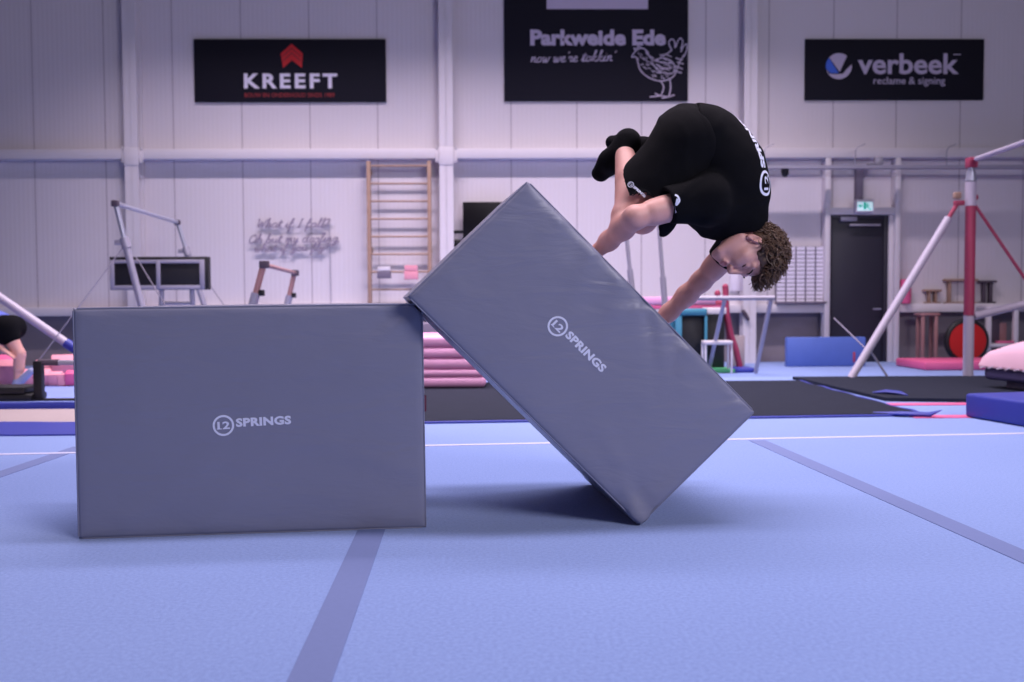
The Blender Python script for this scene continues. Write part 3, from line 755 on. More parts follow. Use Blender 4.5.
# white open shelf rack at far right
Yc = YW-.45; x0, x1, x2 = P(988, 340, Yc).x, P(1015, 340, Yc).x, P(1048, 340, Yc).x
t = thing('shelf_rack', 'white open shelf rack at the right edge, behind the pale pink mat', 'shelf rack', ((x0+x2)/2, Yc, 0))
for x in (x0, x1, x2): MB().box((x-.028, Yc-.03, 0), (x+.028, Yc+.03, P(1000, 306, Yc).z), .004).build('post', M_STEEL, t)
for py in (345, 306.5): 
    z = P(1000, py, Yc).z; MB().box((x0, Yc-.04, z-.025), (x2, Yc+.3, z+.02), .004).build('shelf', M_STEEL, t)
zsh = P(1000, 345, Yc).z+.021
rr = random.Random(5)
for i, (px, w, h, m_, nm, lb) in enumerate(((996, .14, .30, M_DWOOD, 'skittle_box', 'dark wooden box on the white shelf, left compartment'), (1004, .10, .26, M_WOODR, 'skittle_box', 'reddish box on the white shelf, beside the dark box'), (1001, .22, .03, M_DPINK, 'folded_cloth', 'pink folded cloth lying at the front of the white shelf'))):
    c = P(px, 340, Yc+.12); dy = -.10 if i == 2 else .08
    o = MB().box((c.x-w/2, Yc+.12+dy-.05, zsh), (c.x+w/2, Yc+.12+dy+.05, zsh+h), .01).build(nm, m_, origin=(c.x, Yc+.12+dy, zsh)); tag(o, lb, 'box' if i < 2 else 'cloth')

# blue mat leaning upright, pink mat lying by the wall
Ym = 11.75
p, q = P(787, 364, Ym), P(866, 337, Ym)
t = thing('gym_mat', 'mid blue gym mat standing on edge, left of the dark door', 'mat', ((p.x+q.x)/2, Ym, 0))
MB().box((p.x, Ym, .002), (q.x, Ym+.10, q.z), .015).build('cover', M_MBLUE, t)
MB().box((q.x-.16, Ym-.004, .05), (q.x-.13, Ym+.004, .18), .002).build('strap', M_RED, t)
p, q = G(893, 365.5), G(1012, 371)
t = thing('gym_mat', 'flat deep pink gym mat on the floor right of the dark door', 'mat', ((p.x+q.x)/2, p.y, 0))
MB().box((p.x, 11.0, .003), (q.x+.2, 11.82, .10), .02).build('cover', M_DPINK, t)

# ------------------------------------------------------------------ apparatus, left
def strut(m, a, b, r, seg=10): return m.tube([a, (Vector(a)+Vector(b))/2, b], r, seg)
Z1, Z2 = 9.4, 11.65
la, ra_ = pt(115.5, 203.5, Z1), pt(177.5, 222, Z2); ra_.z = la.z
t = thing('high_bar', 'slim grey metal bar on two leaning posts in front of the black panel', 'gym bar', (la.x+.3, (la.y+ra_.y)/2, 0))
lb = pt(141, 305, Z1); d = (lb-la); lfoot = la+d*(la.z/(-d.z))
rb = pt(187, 252, Z2); d = (rb-ra_); rfoot = ra_+d*(ra_.z/(-d.z))
for top, foot, k in ((la, lfoot, .21), (ra_, rfoot, .19)):
    mid = top+(foot-top)*k
    o = strut(MB(), mid, foot+Vector((0, 0, .02)), .034).build('post', M_GREYM, t)
    strut(MB(), top, mid, .024).build('inner_post', M_CHROME, t)
    m = MB(); m.tube([mid+(foot-top).normalized()*(-.04), mid+(foot-top).normalized()*.06], .044, 12); m.box(mid-Vector((.10, .02, .03)), mid-Vector((.03, -.02, -.02)), .006).build('clamp', M_GREYM, t)
    MB().box(foot-Vector((.12, .12, 0)), foot+Vector((.12, .12, .02)), .005).build('foot', M_GREYM, t)
    MB().box(top-Vector((.035, .035, .032)), top+Vector((.03, .035, .032)), .010).build('bar_head', M_DWOOD, t)
MB().tube([la, la+(ra_-la)*.5, ra_], .022, 12).build('bar', M_CHROME, t)
lm = la+(lfoot-la)*.22; rm = ra_+(rfoot-ra_)*.2
for a, b in ((lm, pt(60, 332, 9.0)), (pt(136, 257, Z1), pt(168, 310, 9.2)), (rm, pt(226, 308, 11.5))):
    dd = b-a; MB().tube([a, b, a+dd*((a.z-.01)/(-dd.z))], .0055, 6).build('cable', M_WIRE, t)

Yp = 10.9
p, q = P(110, 290, Yp), P(208, 256.5, Yp)
t = thing('panel_trolley', 'black double panel in a pale metal frame on legs, by the left column', 'panel', ((p.x+q.x)/2, Yp, 0))
MB().box((p.x, Yp, p.z), (q.x, Yp+.10, q.z), .006).build('case', M_BLACK, t)
for xa, xb in ((p.x+.01, p.x+.055), (p.x+(q.x-p.x)*.475, p.x+(q.x-p.x)*.515), (q.x-.095, q.x-.04)):
    MB().box((xa, Yp-.014, p.z+.005), (xb, Yp+.001, q.z-.04), .004).build('frame_bar', M_GREYM, t)
for za, zb_ in ((p.z+.004, p.z+.05), (q.z-.075, q.z-.035)): MB().box((p.x+.01, Yp-.012, za), (q.x-.04, Yp+.002, zb_), .004).build('frame_bar', M_GREYM, t)
for px, dx in ((160, -.02), (190.5, .03)):
    a = P(px, 288, Yp); strut(MB(), (a.x, Yp+.05, a.z+.01), (a.x+dx, Yp+.05, 0.0), .028).build('leg', M_GREYM, t)
a = P(160, 303.5, Yp); b = P(191, 303.5, Yp); strut(MB(), (a.x, Yp+.05, a.z), (b.x, Yp+.05, a.z), .02).build('crossbar', M_GREYM, t)

Z1, Z2 = 9.0, 11.55
la, ra_ = pt(263.5, 264.5, Z1), pt(294.5, 274, Z2); ra_.z = la.z
t = thing('low_bar', 'low training bar with two reddish posts under the neon sign', 'gym bar', (la.x, (la.y+ra_.y)/2, 0))
for top, bt, Z in ((la, pt(253, 304, Z1), Z1), (ra_, pt(287.5, 304, Z2), Z2)):
    d = bt-top; foot = top+d*(top.z/(-d.z)); mid = top+d*.72
    strut(MB(), top, mid, .030).build('post', M_WOODR, t); strut(MB(), mid, foot+Vector((0, 0, .01)), .042).build('outer_post', M_GREYM, t)
    MB().box(mid+Vector((.03, -.03, -.03)), mid+Vector((.08, .03, .03)), .01).build('knob', M_BLACK, t)
    MB().box(top-Vector((.035, .04, .035)), top+Vector((.05, .04, .035)), .01).build('bar_head', M_DWOOD, t)
    MB().box(foot-Vector((.1, .1, 0)), foot+Vector((.1, .1, .015)), .004).build('foot', M_GREYM, t)
MB().tube([la, (la+ra_)/2, ra_], .022, 12).build('bar', M_WOODR, t)

# left edge: strut with blue foot, raised blue mat, black stack, low bar, foam cubes, runway
a, b = pt(-60, 256, 9.6), pt(72, 347, 9.6); d = (b-a); foot = a+d*(a.z/(-d.z))
t = thing('bar_strut', 'thick white slanting strut with blue foot at the left edge', 'strut', (foot.x, foot.y, 0))
strut(MB(), a, pt(66, 342.8, 9.6), .043, 12).build('tube', M_TUBE, t)
MB().tube([(a.x, a.y, a.z+.12), (a.x, a.y, a.z*.5), (a.x, a.y, .004)], .055, 12).build('upright', M_TUBE, t)
strut(MB(), pt(66, 342.8, 9.6), foot+Vector((0, 0, .03)), .050, 12).build('sleeve', M_BLUE, t)
ya, yb = G(40, 410).y, G(40, 388).y
xm = 6.0
MATZ = .055
t = thing('landing_mat', 'wide light blue mat with deep blue edge behind the upright block', 'mat', (-3.6, ya+1, 0))
MB().box((-7.5, ya, .002), (-2.9, yb+.1, MATZ), .012).build('body', M_BLUE, t)
MB().box((-7.48, ya+.05, MATZ-.004), (-2.92, yb+.08, MATZ+.004), .003).build('top', M_LBLUE, t)
yr0, yr1 = G(40, 425.5).y, ya-.04
o = MB().box((-7.5, yr0, .0005), (-1.7, yr1, .012), .003).build('runway', M_BEIGE, origin=(-4, yr0, 0)); tag(o, 'long beige runway strip on the floor at the left edge', 'runway')
yk = G(40, 436).y
pts_ = []
m = MB(); prev = []
xs = [-7.5+5.6*i/40 for i in range(41)]
top = [yr0+.10-.14*(max(0, math.sin((x+2.9)*2.2))**2)+.02*math.sin(x*7) for x in xs]
vs = []; fs = []
for x, y in zip(xs, top): vs += [(x, yk, .001), (x, yk, .010), (x, y, .014), (x, y, .001)]
for i in range(40):
    for k in range(3): fs.append((4*i+k, 4*i+k+1, 4*i+5+k, 4*i+4+k))
m.add(vs, fs, 0, True); o = m.build('floor_cover', M_BLUE, origin=(-4.5, yk, 0)); tag(o, 'deep blue wavy cover strip on the floor in front of the beige runway', 'floor cover')
Zb = MATZ+.004
yb0 = G(14, 401.5, Zb).y
x1 = G(28.5, 402, Zb).x
for i, (z0, z1, dx, lb) in enumerate(((0, .055, 0, 'thin black mat lying on the light blue mat at the left edge, lower of two'), (.056, .115, -.05, 'thin black mat under the child\'s foot, upper of two'))):
    o = MB().box((x1-1.3+dx, yb0, Zb+z0), (x1+dx, yb0+.28, Zb+z1), .02).build('black_mat', M_BLACK, origin=(x1-.6, yb0+.4, Zb+z0)); tag(o, lb, 'mat', 'black mats at the left edge')
yl = G(38.5, 400.5, Zb).y; a = P(38.5, 361, yl)
t = thing('low_rail', 'low rail with thick black upright at the left, beside the pink foam cubes', 'gym bar', (a.x, yl, Zb))
MB().box((a.x-.033, yl-.03, Zb), (a.x+.033, yl+.03, a.z), .006).build('upright', M_BLACK, t)
MB().tube([(a.x, yl, a.z-.01), (a.x+.16, yl, a.z-.012)], .026, 10).build('grip', M_DWOOD, t)
MB().tube([(a.x+.15, yl, a.z-.012), (a.x+1.3, yl, a.z-.015)], .022, 10).build('bar', M_GREYM, t)
MB().box((a.x-.04, yl-.05, Zb), (a.x+.35, yl+.05, Zb+.014), .003).build('base', M_BLACK, t)
MB().box((a.x+1.24, yl-.03, Zb), (a.x+1.31, yl+.03, a.z+.01), .006).build('upright', M_BLACK, t)
rr = random.Random(11)
cubes = [(-9, 384, .20, .1), (7, 384, .20, .2), (3, 372, .2, .3), (23, 388, .13, .15), (31, 385, .13, .3), (44, 384, .12, .2), (49, 372, .22, .5), (56, 385, .11, .1), (63, 372, .2, .4), (64.5, 385, .11, .3), (73, 384.5, .12, .2)]
where = ['lying at the left image edge', 'behind the two black mats', 'behind the child\'s shin', 'just behind the child\'s sock', 'between the child and the black upright', 'just right of the black upright, front row', 'tilted, right of the black upright, back row', 'under the low rail, small and pale', 'topmost beside the upright block', 'low, beside the deep pink cube', 'deep pink, against the upright block']
for i, (px, py, s_, ang) in enumerate(cubes):
    base = MATZ+.006; yy = yb-.45+(.33 if py < 380 else 0)
    c = P(px, py, yy); z0 = base if py >= 380 else max(base, c.z-s_/2)
    R_ = Matrix.Rotation(ang, 3, 'Z') @ Matrix.Rotation(.25*(i % 3), 3, 'X')
    zc = z0+s_*.5*(abs(math.cos(.25*(i % 3)))+abs(math.sin(.25*(i % 3))))
    o = MB().box((c.x-s_/2, yy-s_/2, zc-s_/2), (c.x+s_/2, yy+s_/2, zc+s_/2), .012, rot=R_).build('foam_cube', M_DPINK if i in (2, 10) else M_FOAM, origin=(c.x, yy, zc-s_/2))
    tag(o, ('pink foam cube ' if i != 10 else 'foam cube, ')+where[i], 'foam cube', 'pink foam cubes by the left edge')

# ------------------------------------------------------------------ dark mats on the floor
def slab(name, label, cat, corners, z0, z1, m, extra=None, bev=.0, group=None):
    c = sum((Vector((p[0], p[1], 0)) for p in corners), Vector((0, 0, 0)))/len(corners)
    t = thing(name, label, cat, (c.x, c.y, z0), group)
    mm = MB(); n = len(corners)
    lo = [Vector((p[0], p[1], z0)) for p in corners]
    mm.prism(lo, (0, 0, z1-z0)); mm.build('body', m, t); return t
yA = G(430, 425.5).y; yBk = G(700, 383).y
ra1, ra2 = G(921, 416), G(803, 383.5)
t = slab('tumbling_mat', 'long dark grey tumbling mat on the floor behind the blocks, slanted right end', 'mat', [(-1.75, yA), (ra1.x, ra1.y), (ra2.x, yBk), (-1.75, yBk)], .002, .022, M_DMAT)
m = MB(); e0, e1 = Vector((ra1.x, ra1.y, .012)), Vector((ra2.x, yBk, .012))
m.tube([e0+(e1-e0)*i/16+Vector((.015*math.sin(i*1.7), 0, .006+.003*math.sin(i*2.3))) for i in range(17)], [.013+.004*math.sin(i*1.3) for i in range(17)], 8, flat=.6); m.build('blue_edge', M_BLUE, t)
m = MB(); m.tube([Vector((-1.75, yA-.006, .009)), Vector(((ra1.x-1.75)/2, (yA+ra1.y)/2-.006, .009)), Vector((ra1.x, ra1.y-.006, .009))], .009, 8); m.build('front_edge', M_BLUE, t)
tip = G(925, 418); m = MB()
m.tube([Vector((tip.x-.30, tip.y+.16, .022)), Vector((tip.x-.12, tip.y+.06, .024)), Vector((tip.x+.04, tip.y+.02, .022)), Vector((tip.x+.12, tip.y, .055))], [.008, .028, .030, .003], 10, flat=.6); m.build('corner_flap', M_BLUE, t)
yF, yN = G(900, 378.8).y, G(935, 402.5).y
t = slab('tumbling_mat', 'dark grey tumbling mat behind the pink floor gap at right', 'mat', [(ra2.x+.12, yN+.1), (3.3+.4, yN), (7.0, yN-.15), (7.0, yF-.05), (ra2.x+.05, yF)], .002, .03, M_DMAT)
t2 = G(885, 399); m = MB(); m.tube([(t2.x-.02, t2.y+.20, .034), (t2.x+.06, t2.y+.12, .05), (t2.x+.14, t2.y+.04, .045), (t2.x+.17, t2.y-.04, .034)], [.012, .03, .03, .008], 8, flat=.6); m.build('edge_fold', M_BLUE, t)
p, q = G(905, 404.5), G(962, 418.5)
o = MB().box((ra1.x-.1, q.y+.02, .0008), (ra1.x+2.2, q.y+.16, .006)).build('floor_tape', M_DPINK, origin=(ra1.x, q.y, 0)); tag(o, 'pink tape on the floor by the dark mat\'s right end, nearer of two', 'tape', 'pink floor tapes')
o = MB().box((ra1.x-.3, p.y-.08, .0008), (ra1.x+2.6, p.y+.06, .006)).build('floor_tape', M_DPINK, origin=(ra1.x, p.y, 0)); tag(o, 'pink tape on the floor along the far dark mat, farther of two', 'tape', 'pink floor tapes')

# stack of pink mats seen between the blocks
Zs = .024; ys = G(450, 388, Zs).y; x0, x1 = P(380, 380, ys).x, P(486, 380, ys).x
edges = [388, 377, 369.5, 358.5, 347.5, 335.5]
names = ['bottom', 'second lowest', 'middle', 'second highest', 'topmost']
for i in range(5):
    za, zb = P(450, edges[i], ys).z, P(450, edges[i+1], ys).z
    if i == 0: za = Zs
    dx = (.0, -.02, .03, -.03, .0)[i]
    o = MB().box((x0+dx, ys, za+.001), (x1+dx, ys+.95, zb-.001), .045, seg=4).build('pink_mat', M_PINK if i != 2 else M_PINK, origin=((x0+x1)/2, ys+.5, za))
    tag(o, 'shiny pink mat seen between the blocks, %s of its stack' % names[i], 'mat', 'stacked pink mats between the blocks')
p = P(428, 328, ys+1.6)
o = MB().box((p.x-.4, ys+1.6, .003), (p.x+.65, ys+2.1, P(430, 323, ys+1.6).z), .02).build('storage_box', M_GFOAM, origin=(p.x, ys+1.8, 0)); tag(o, 'dark grey box behind the stack of pink mats', 'box')

# ------------------------------------------------------------------ apparatus, middle and right
# two grey posts with a bar, behind the person's legs
t = thing('parallel_bar', 'thin grey bar on two upright posts behind the person\'s arm and knee', 'gym bar', (pt(640, 300, 10.2).x, pt(640, 300, 10.2).y, 0))
for (xa, ya_, xb, yb_) in ((623.5, 208, 632, 290), (657.5, 208, 664.5, 300)):
    a, b = pt(xa, ya_, 10.2), pt(xb, yb_, 10.2); d = b-a; foot = a+d*(a.z/(-d.z)); mid = a+d*.75
    strut(MB(), a, mid, .022).build('inner_post', M_GREYM, t); strut(MB(), mid, foot+Vector((0, 0, .01)), .033).build('post', M_GREYM, t)
    MB().box(foot-Vector((.1, .12, 0)), foot+Vector((.1, .12, .02)), .004).build('foot', M_GREYM, t)
a, b = pt(621, 208, 10.2), pt(660, 208, 10.2); MB().tube([a, (a+b)/2, b], .022, 10).build('bar', M_GREYM, t)
# pink balance beam
Yb_ = 11.6; p, q = P(640, 308.5, Yb_), P(728, 296.5, Yb_)
t = thing('balance_beam', 'low pink padded balance beam behind the person\'s forearm', 'beam', ((p.x+q.x)/2, Yb_, 0))
MB().box((p.x, Yb_-.08, p.z+.045), (q.x, Yb_+.08, q.z), .02).build('pad', M_PINK, t)
MB().box((p.x+.02, Yb_-.07, p.z-.01), (q.x-.02, Yb_+.07, p.z+.044), .008).build('side_rail', M_DPINK, t)
for x in (p.x+.14, q.x-.30):
    MB().box((x-.04, Yb_-.05, .03), (x+.04, Yb_+.05, p.z-.01), .006).build('leg', M_DWOOD, t); MB().box((x-.05, Yb_-.35, .002), (x+.05, Yb_+.35, .03), .006).build('foot', M_DWOOD, t)
# teal trestle with dark padded body
Yt = 11.05; p, q = P(673, 318, Yt), P(704, 308.5, Yt)
t = thing('trestle', 'teal framed trestle with dark sides, between the tilted block and the red frame', 'trestle', ((p.x+q.x)/2, Yt, 0))
MB().box((p.x, Yt-.18, p.z+.03), (q.x, Yt+.18, q.z), .02).build('top', M_TEAL, t)
MB().box((p.x+.07, Yt-.10, .05), (q.x-.015, Yt+.12, p.z+.03), .01).build('side_pad', M_BLACK, t)
for x, w in ((p.x+.035, .035), (q.x-.012, .014)):
    for y in (-.15, .15): MB().box((x-w, Yt+y-.025, .002), (x+w, Yt+y+.025, p.z+.03), .005).build('leg', M_TEAL, t)
p, q = P(704.5, 314, Yt+.1), P(723.5, 307.5, Yt+.1)
t = thing('side_table', 'narrow white topped side table just right of the teal trestle', 'table', ((p.x+q.x)/2, Yt+.1, 0))
MB().box((p.x, Yt-.05, p.z), (q.x, Yt+.25, q.z), .01).build('top', M_STEEL, t)
MB().box((p.x+.01, Yt+.0, .02), (q.x-.01, Yt+.20, p.z), .006).build('body', M_BLACK, t)
Yw_ = 10.75; p, q = P(703, 344.5, Yw_), P(731, 340.5, Yw_)
t = thing('step_stool', 'low white step standing before the dark trestle, behind the grey bar', 'step', ((p.x+q.x)/2, Yw_, 0))
MB().box((p.x, Yw_-.10, p.z), (q.x, Yw_+.10, q.z), .01).build('top', M_STEEL, t)
for x in (p.x+.012, q.x-.012):
    for y in (-.08, .08): MB().box((x-.011, Yw_+y-.011, .002), (x+.011, Yw_+y+.011, p.z), .003).build('leg', M_STEEL, t)
# red curved frame
Yr_ = 11.15
t = thing('training_arch', 'red curved tube frame with round knobs, under the person\'s chin', 'gym frame', (P(732, 340, Yr_).x, Yr_, 0))
f = P(740.5, 362, Yr_); pth = [P(725.5, 288, Yr_), P(725.8, 300, Yr_), P(727, 316, Yr_), P(730.5, 334, Yr_), P(736, 350, Yr_), Vector((f.x, Yr_, .012))]
MB().tube([Vector(x) for x in smooth_pts3(pth)] if 'smooth_pts3' in globals() else pth, .036, 10).build('curved_tube', M_RED, t)
f2 = P(731.5, 350, Yr_+.3); MB().tube([P(724, 304, Yr_+.05), P(727.5, 330, Yr_+.2), Vector((f2.x, Yr_+.3, .012))], .022, 10).build('rear_tube', M_RED, t)
a, b = P(716, 302, Yr_), P(726, 303, Yr_); MB().tube([a, (a+b)/2, b], .03, 10).build('side_tube', M_RED, t)
for px, py in ((717.5, 293.5), (725.3, 287)):
    c = P(px, py, Yr_); m = MB(); lathe(m, c-Vector((0, 0, .04)), [(.001, 0), (.024, .008), (.036, .03), (.036, .05), (.024, .072), (.001, .08)]); m.build('knob', M_RED, t)
a = P(717.5, 294, Yr_); b = P(718, 303, Yr_); MB().tube([a, (a+b)/2, b], .014, 8).build('knob_stem', M_RED, t)
p, q = P(733, 364, 11.9), P(745, 335.5, 11.9)
o = MB().box((p.x, 11.9, .002), (q.x, 11.96, q.z), .008).build('wood_board', M_BEIGE, origin=(p.x, 11.9, 0)); tag(o, 'beige board standing behind the foot of the red frame', 'board')
Yg = 10.9
p, q = P(712, 366.5, Yg), P(733, 363, Yg); o = MB().box((p.x, Yg-.1, .002), (q.x, Yg+.3, .045), .01).build('floor_pad', M_GREEN, origin=(p.x, Yg, 0)); tag(o, 'small green pad on the floor between the legs of the grey bar', 'pad')
p, q = P(733.5, 366.5, Yg), P(755, 363, Yg); o = MB().box((p.x, Yg-.1, .002), (q.x, Yg+.3, .048), .01).build('floor_pad', M_BLUE, origin=(p.x, Yg, 0)); tag(o, 'small blue pad on the floor right of the green pad', 'pad')
# grey A-frame bar
Zg = 10.35
t = thing('grey_bar', 'grey metal bar on splayed legs, below the person\'s head', 'gym bar', (pt(740, 300, Zg).x, pt(740, 300, Zg).y, 0))
a, b = pt(692, 298.3, Zg), pt(774.5, 298.8, Zg); b.z = a.z; MB().tube([a, (a+b)/2, b], .025, 12).build('bar', M_GREYM, t)
for (xa, ya_, xb) in ((724.5, 300, 708.5), (771, 300, 755.5)):
    a = pt(xa, ya_, Zg); f = G(xb, 373.5 if xb > 740 else 372); f.z = .012
    m = MB(); m.tube([a, (a+f)/2, f], .024, 10); m.build('leg', M_GREYM, t)
a, b = pt(773, 299, Zg), pt(776, 262, Zg+.6)
# white side post with hand wheel on the column, small hook
p = P(745, 314, YW-.23); o = MB().tube([(p.x-.03, p.y, p.z+.05), (p.x, p.y, p.z), (p.x+.05, p.y, p.z-.08)], [.02, .03, .018], 8).build('strap_hook', M_DWOOD, origin=(p.x, p.y, p.z)); tag(o, 'small dark hook on the right column above the ledge', 'hook')

# uneven bars at right
Zu = 9.9
t = thing('uneven_bars', 'red and white uneven bars post with slanting white brace, at the right', 'uneven bars', (G(968, 378.5).x, G(968, 378.5).y, 0))
gx = G(968, 378.5); YU = gx.y
def pu(px, py): return P(px, py, YU)
def post(y0, y1, r, name, m, xx=968.3):
    a, b = pu(xx, y0), pu(xx, y1); a.x = b.x = gx.x
    return a, b
for y0, y1, r, nm, m_ in ((378.5, 315, .052, 'lower_tube', M_TUBE), (316, 205.5, .052, 'red_sleeve', M_RED), (206, 182, .055, 'upper_tube', M_TUBE), (183, 165, .034, 'inner_tube', M_CHROME)):
    a, b = post(y0, y1, r, nm, m_); a.z = max(a.z, .004); MB().tube([a, (a+b)/2, b], r, 16).build(nm, m_, t)
a = pu(968, 176); m = MB(); m.tube([(gx.x, YU, a.z-.05), (gx.x, YU, a.z+.0), (gx.x, YU, a.z+.05)], [.058, .05, .045], 14).build('collar', M_CHROME, t)
a = pu(968, 162); MB().box((gx.x-.045, YU-.05, a.z-.06), (gx.x+.05, YU+.05, a.z+.045), .012).build('bar_head', M_RED, t)
hb0 = pu(972, 160.5); hb1 = pt(1024, 142.5, 8.75); hb1.z = hb0.z; d = hb1-hb0
MB().tube([hb0, hb0+d*.12, hb0+d*.121], [.02, .016, .016], 10).build('bar_end', M_RED, t)
MB().tube([hb0+d*.10, hb0+d, hb0+d*2.1], .026, 12).build('high_bar', M_TUBE, t)
a = pu(974, 316); b = pt(1040, 300.5, 9.9); MB().tube([a, (a+b)/2, b], .042, 12).build('spreader_tube', M_TUBE, t)
a, b = pu(948.5, 218), G(851, 380); b.z = .02; MB().tube([a, (a+b)/2, b], .040, 12).build('brace', M_TUBE, t)
c = pu(958, 202.5); MB().tube([a+(b-a)*.005, (a+c)/2, c], .022, 10).build('brace_rod', M_RED, t)
MB().box(c-Vector((.04, .03, .03)), c+Vector((.06, .03, .02)), .01).build('brace_bracket', M_RED, t)
MB().box(pu(957, 199)-Vector((.035, .03, .0)), pu(957, 199)+Vector((.035, .03, .07)), .01).build('bracket_block', M_WOOD, t)
MB().box(b-Vector((.1, .1, .018)), b+Vector((.1, .1, 0)), .005).build('brace_foot', M_STEEL, t)
c = pu(974.5, 197.5); m = MB(); lathe(m, c-Vector((.0, 0, .035)), [(.001, 0), (.03, .01), (.038, .035), (.03, .06), (.001, .07)]); m.build('knob', M_RED, t)
a, b = pu(973.5, 203), pt(1034, 292, 9.9); d = b-a; MB().tube([a, b], .017, 8).build('rear_strap', M_RED, t)
a, b = pt(869, 349, 9.9), G(889, 379); MB().tube([a, b], .012, 8).build('side_strut', M_GREYM, t)
a, b = pu(842, 318), pu(872, 350); MB().tube([pt(834, 318, 10.4), pt(860, 343, 10.1), pt(869, 352, 9.95)], .007, 6).build('cable', M_WIRE, t)
p = G(985, 372); 
# thick mats at the right edge
Hb = .165
f0, f1 = G(964.5, 417), G(1024, 427.3); d = (f1-f0); f2 = f0+d*3.2; back = Vector((-d.y, d.x, 0)).normalized()*1.55
if back.y < 0: back = -back
t = thing('landing_mat', 'thick deep blue landing mat on the floor at the right edge', 'mat', (f0.x, f0.y, 0))
m = MB()
bm = bmesh.new(); vs = [bm.verts.new(v) for v in [f0, f2, f2+back, f0+back, f0+Vector((0, 0, Hb)), f2+Vector((0, 0, Hb)), f2+back+Vector((0, 0, Hb)), f0+back+Vector((0, 0, Hb))]]
for f in ((0, 1, 2, 3), (4, 5, 6, 7), (0, 1, 5, 4), (1, 2, 6, 5), (2, 3, 7, 6), (3, 0, 4, 7)): bm.faces.new([vs[i] for i in f])
bmesh.ops.recalc_face_normals(bm, faces=bm.faces); bmesh.ops.bevel(bm, geom=list(bm.edges), offset=.022, segments=3, affect='EDGES', profile=.5)
bmesh.ops.translate(bm, vec=(0, 0, .003), verts=bm.verts); bm.verts.index_update()
m.add([v.co.copy() for v in bm.verts], [[v.index for v in f.verts] for f in bm.faces], 0, True); bm.free(); m.build('cover', M_BLUE, t)
Yq = G(1000, 395).y+.45
zq0 = .031
p = P(1008.5, 392, Yq)
t = thing('pink_crash_mat', 'big soft pale pink crash mat on a purple base, right edge behind the blue mat', 'mat', (p.x+.6, Yq, zq0))
e1 = d.normalized(); ang_ = math.atan2(e1.y, e1.x); RM = Matrix.Rotation(ang_, 3, 'Z')
c = P(982, 366.5, Yq); PV = Vector((c.x, Yq, 0))
a = P(984, 379, Yq)
def turn(v): return PV+RM @ (Vector(v)-PV)
MB().box((c.x+.22, Yq+.06, zq0), (c.x+2, Yq+1.2, a.z+.02), .03, rot=RM, piv=PV, seg=3).build('base_block', M_GFOAM, t)
MB().box((c.x+.01, Yq, a.z), (c.x+2.3, Yq+1.5, c.z+.01), .04, rot=RM, piv=PV, seg=3).build('lower_pad', M_PURP, t)
m = MB(); NX, NY = 26, 16; x0, x1, y0, y1 = c.x-.01, c.x+2.3, Yq-.03, Yq+1.55
z0, zt_ = c.z+.0, P(1024, 335, Yq).z
vs = []; fs = []
for j in range(NY+1):
    for i in range(NX+1):
        u, v = i/NX, j/NY; u = u*u*.6+u*.4; v = .5-.5*math.cos(PI*v); e = min(u*2.3, .55)/.55; e2 = min(v, 1-v)*1.55/.35; e3 = min(1, min(u*2.3, min(v, 1-v)*1.55)/.06)
        h = .62*(1-(1-min(1, e))**2)*(1-(1-min(1, e2))**2)**.5+.38*math.sqrt(1-(1-e3)**2)
        vs.append(turn((x0+(x1-x0)*u, y0+(y1-y0)*v, z0+.015+(zt_-z0-.015)*h)))
n = NX+1
for j in range(NY):
    for i in range(NX): fs.append((j*n+i, j*n+i+1, (j+1)*n+i+1, (j+1)*n+i))
m.add(vs, fs, 0, True); m.box((x0, y0, z0-.005), (x1, y1, z0+.03), .012, rot=RM, piv=PV); m.build('top_pad', M_PPINK, t)
m = MB()
for i in range(16):
    x = x0+.03+i*.105; q_ = turn((x, y0-.004, z0-.01)); w_ = turn((x+.055, y0-.004, z0+.004+.006*(i % 2)))
    m.tube([q_, (q_+w_)/2, w_], .007, 6)
o = m.build('lacing', M_SIGNL, t); tag(o, 'white lacing stitches along the lower edge', kind='stuff')

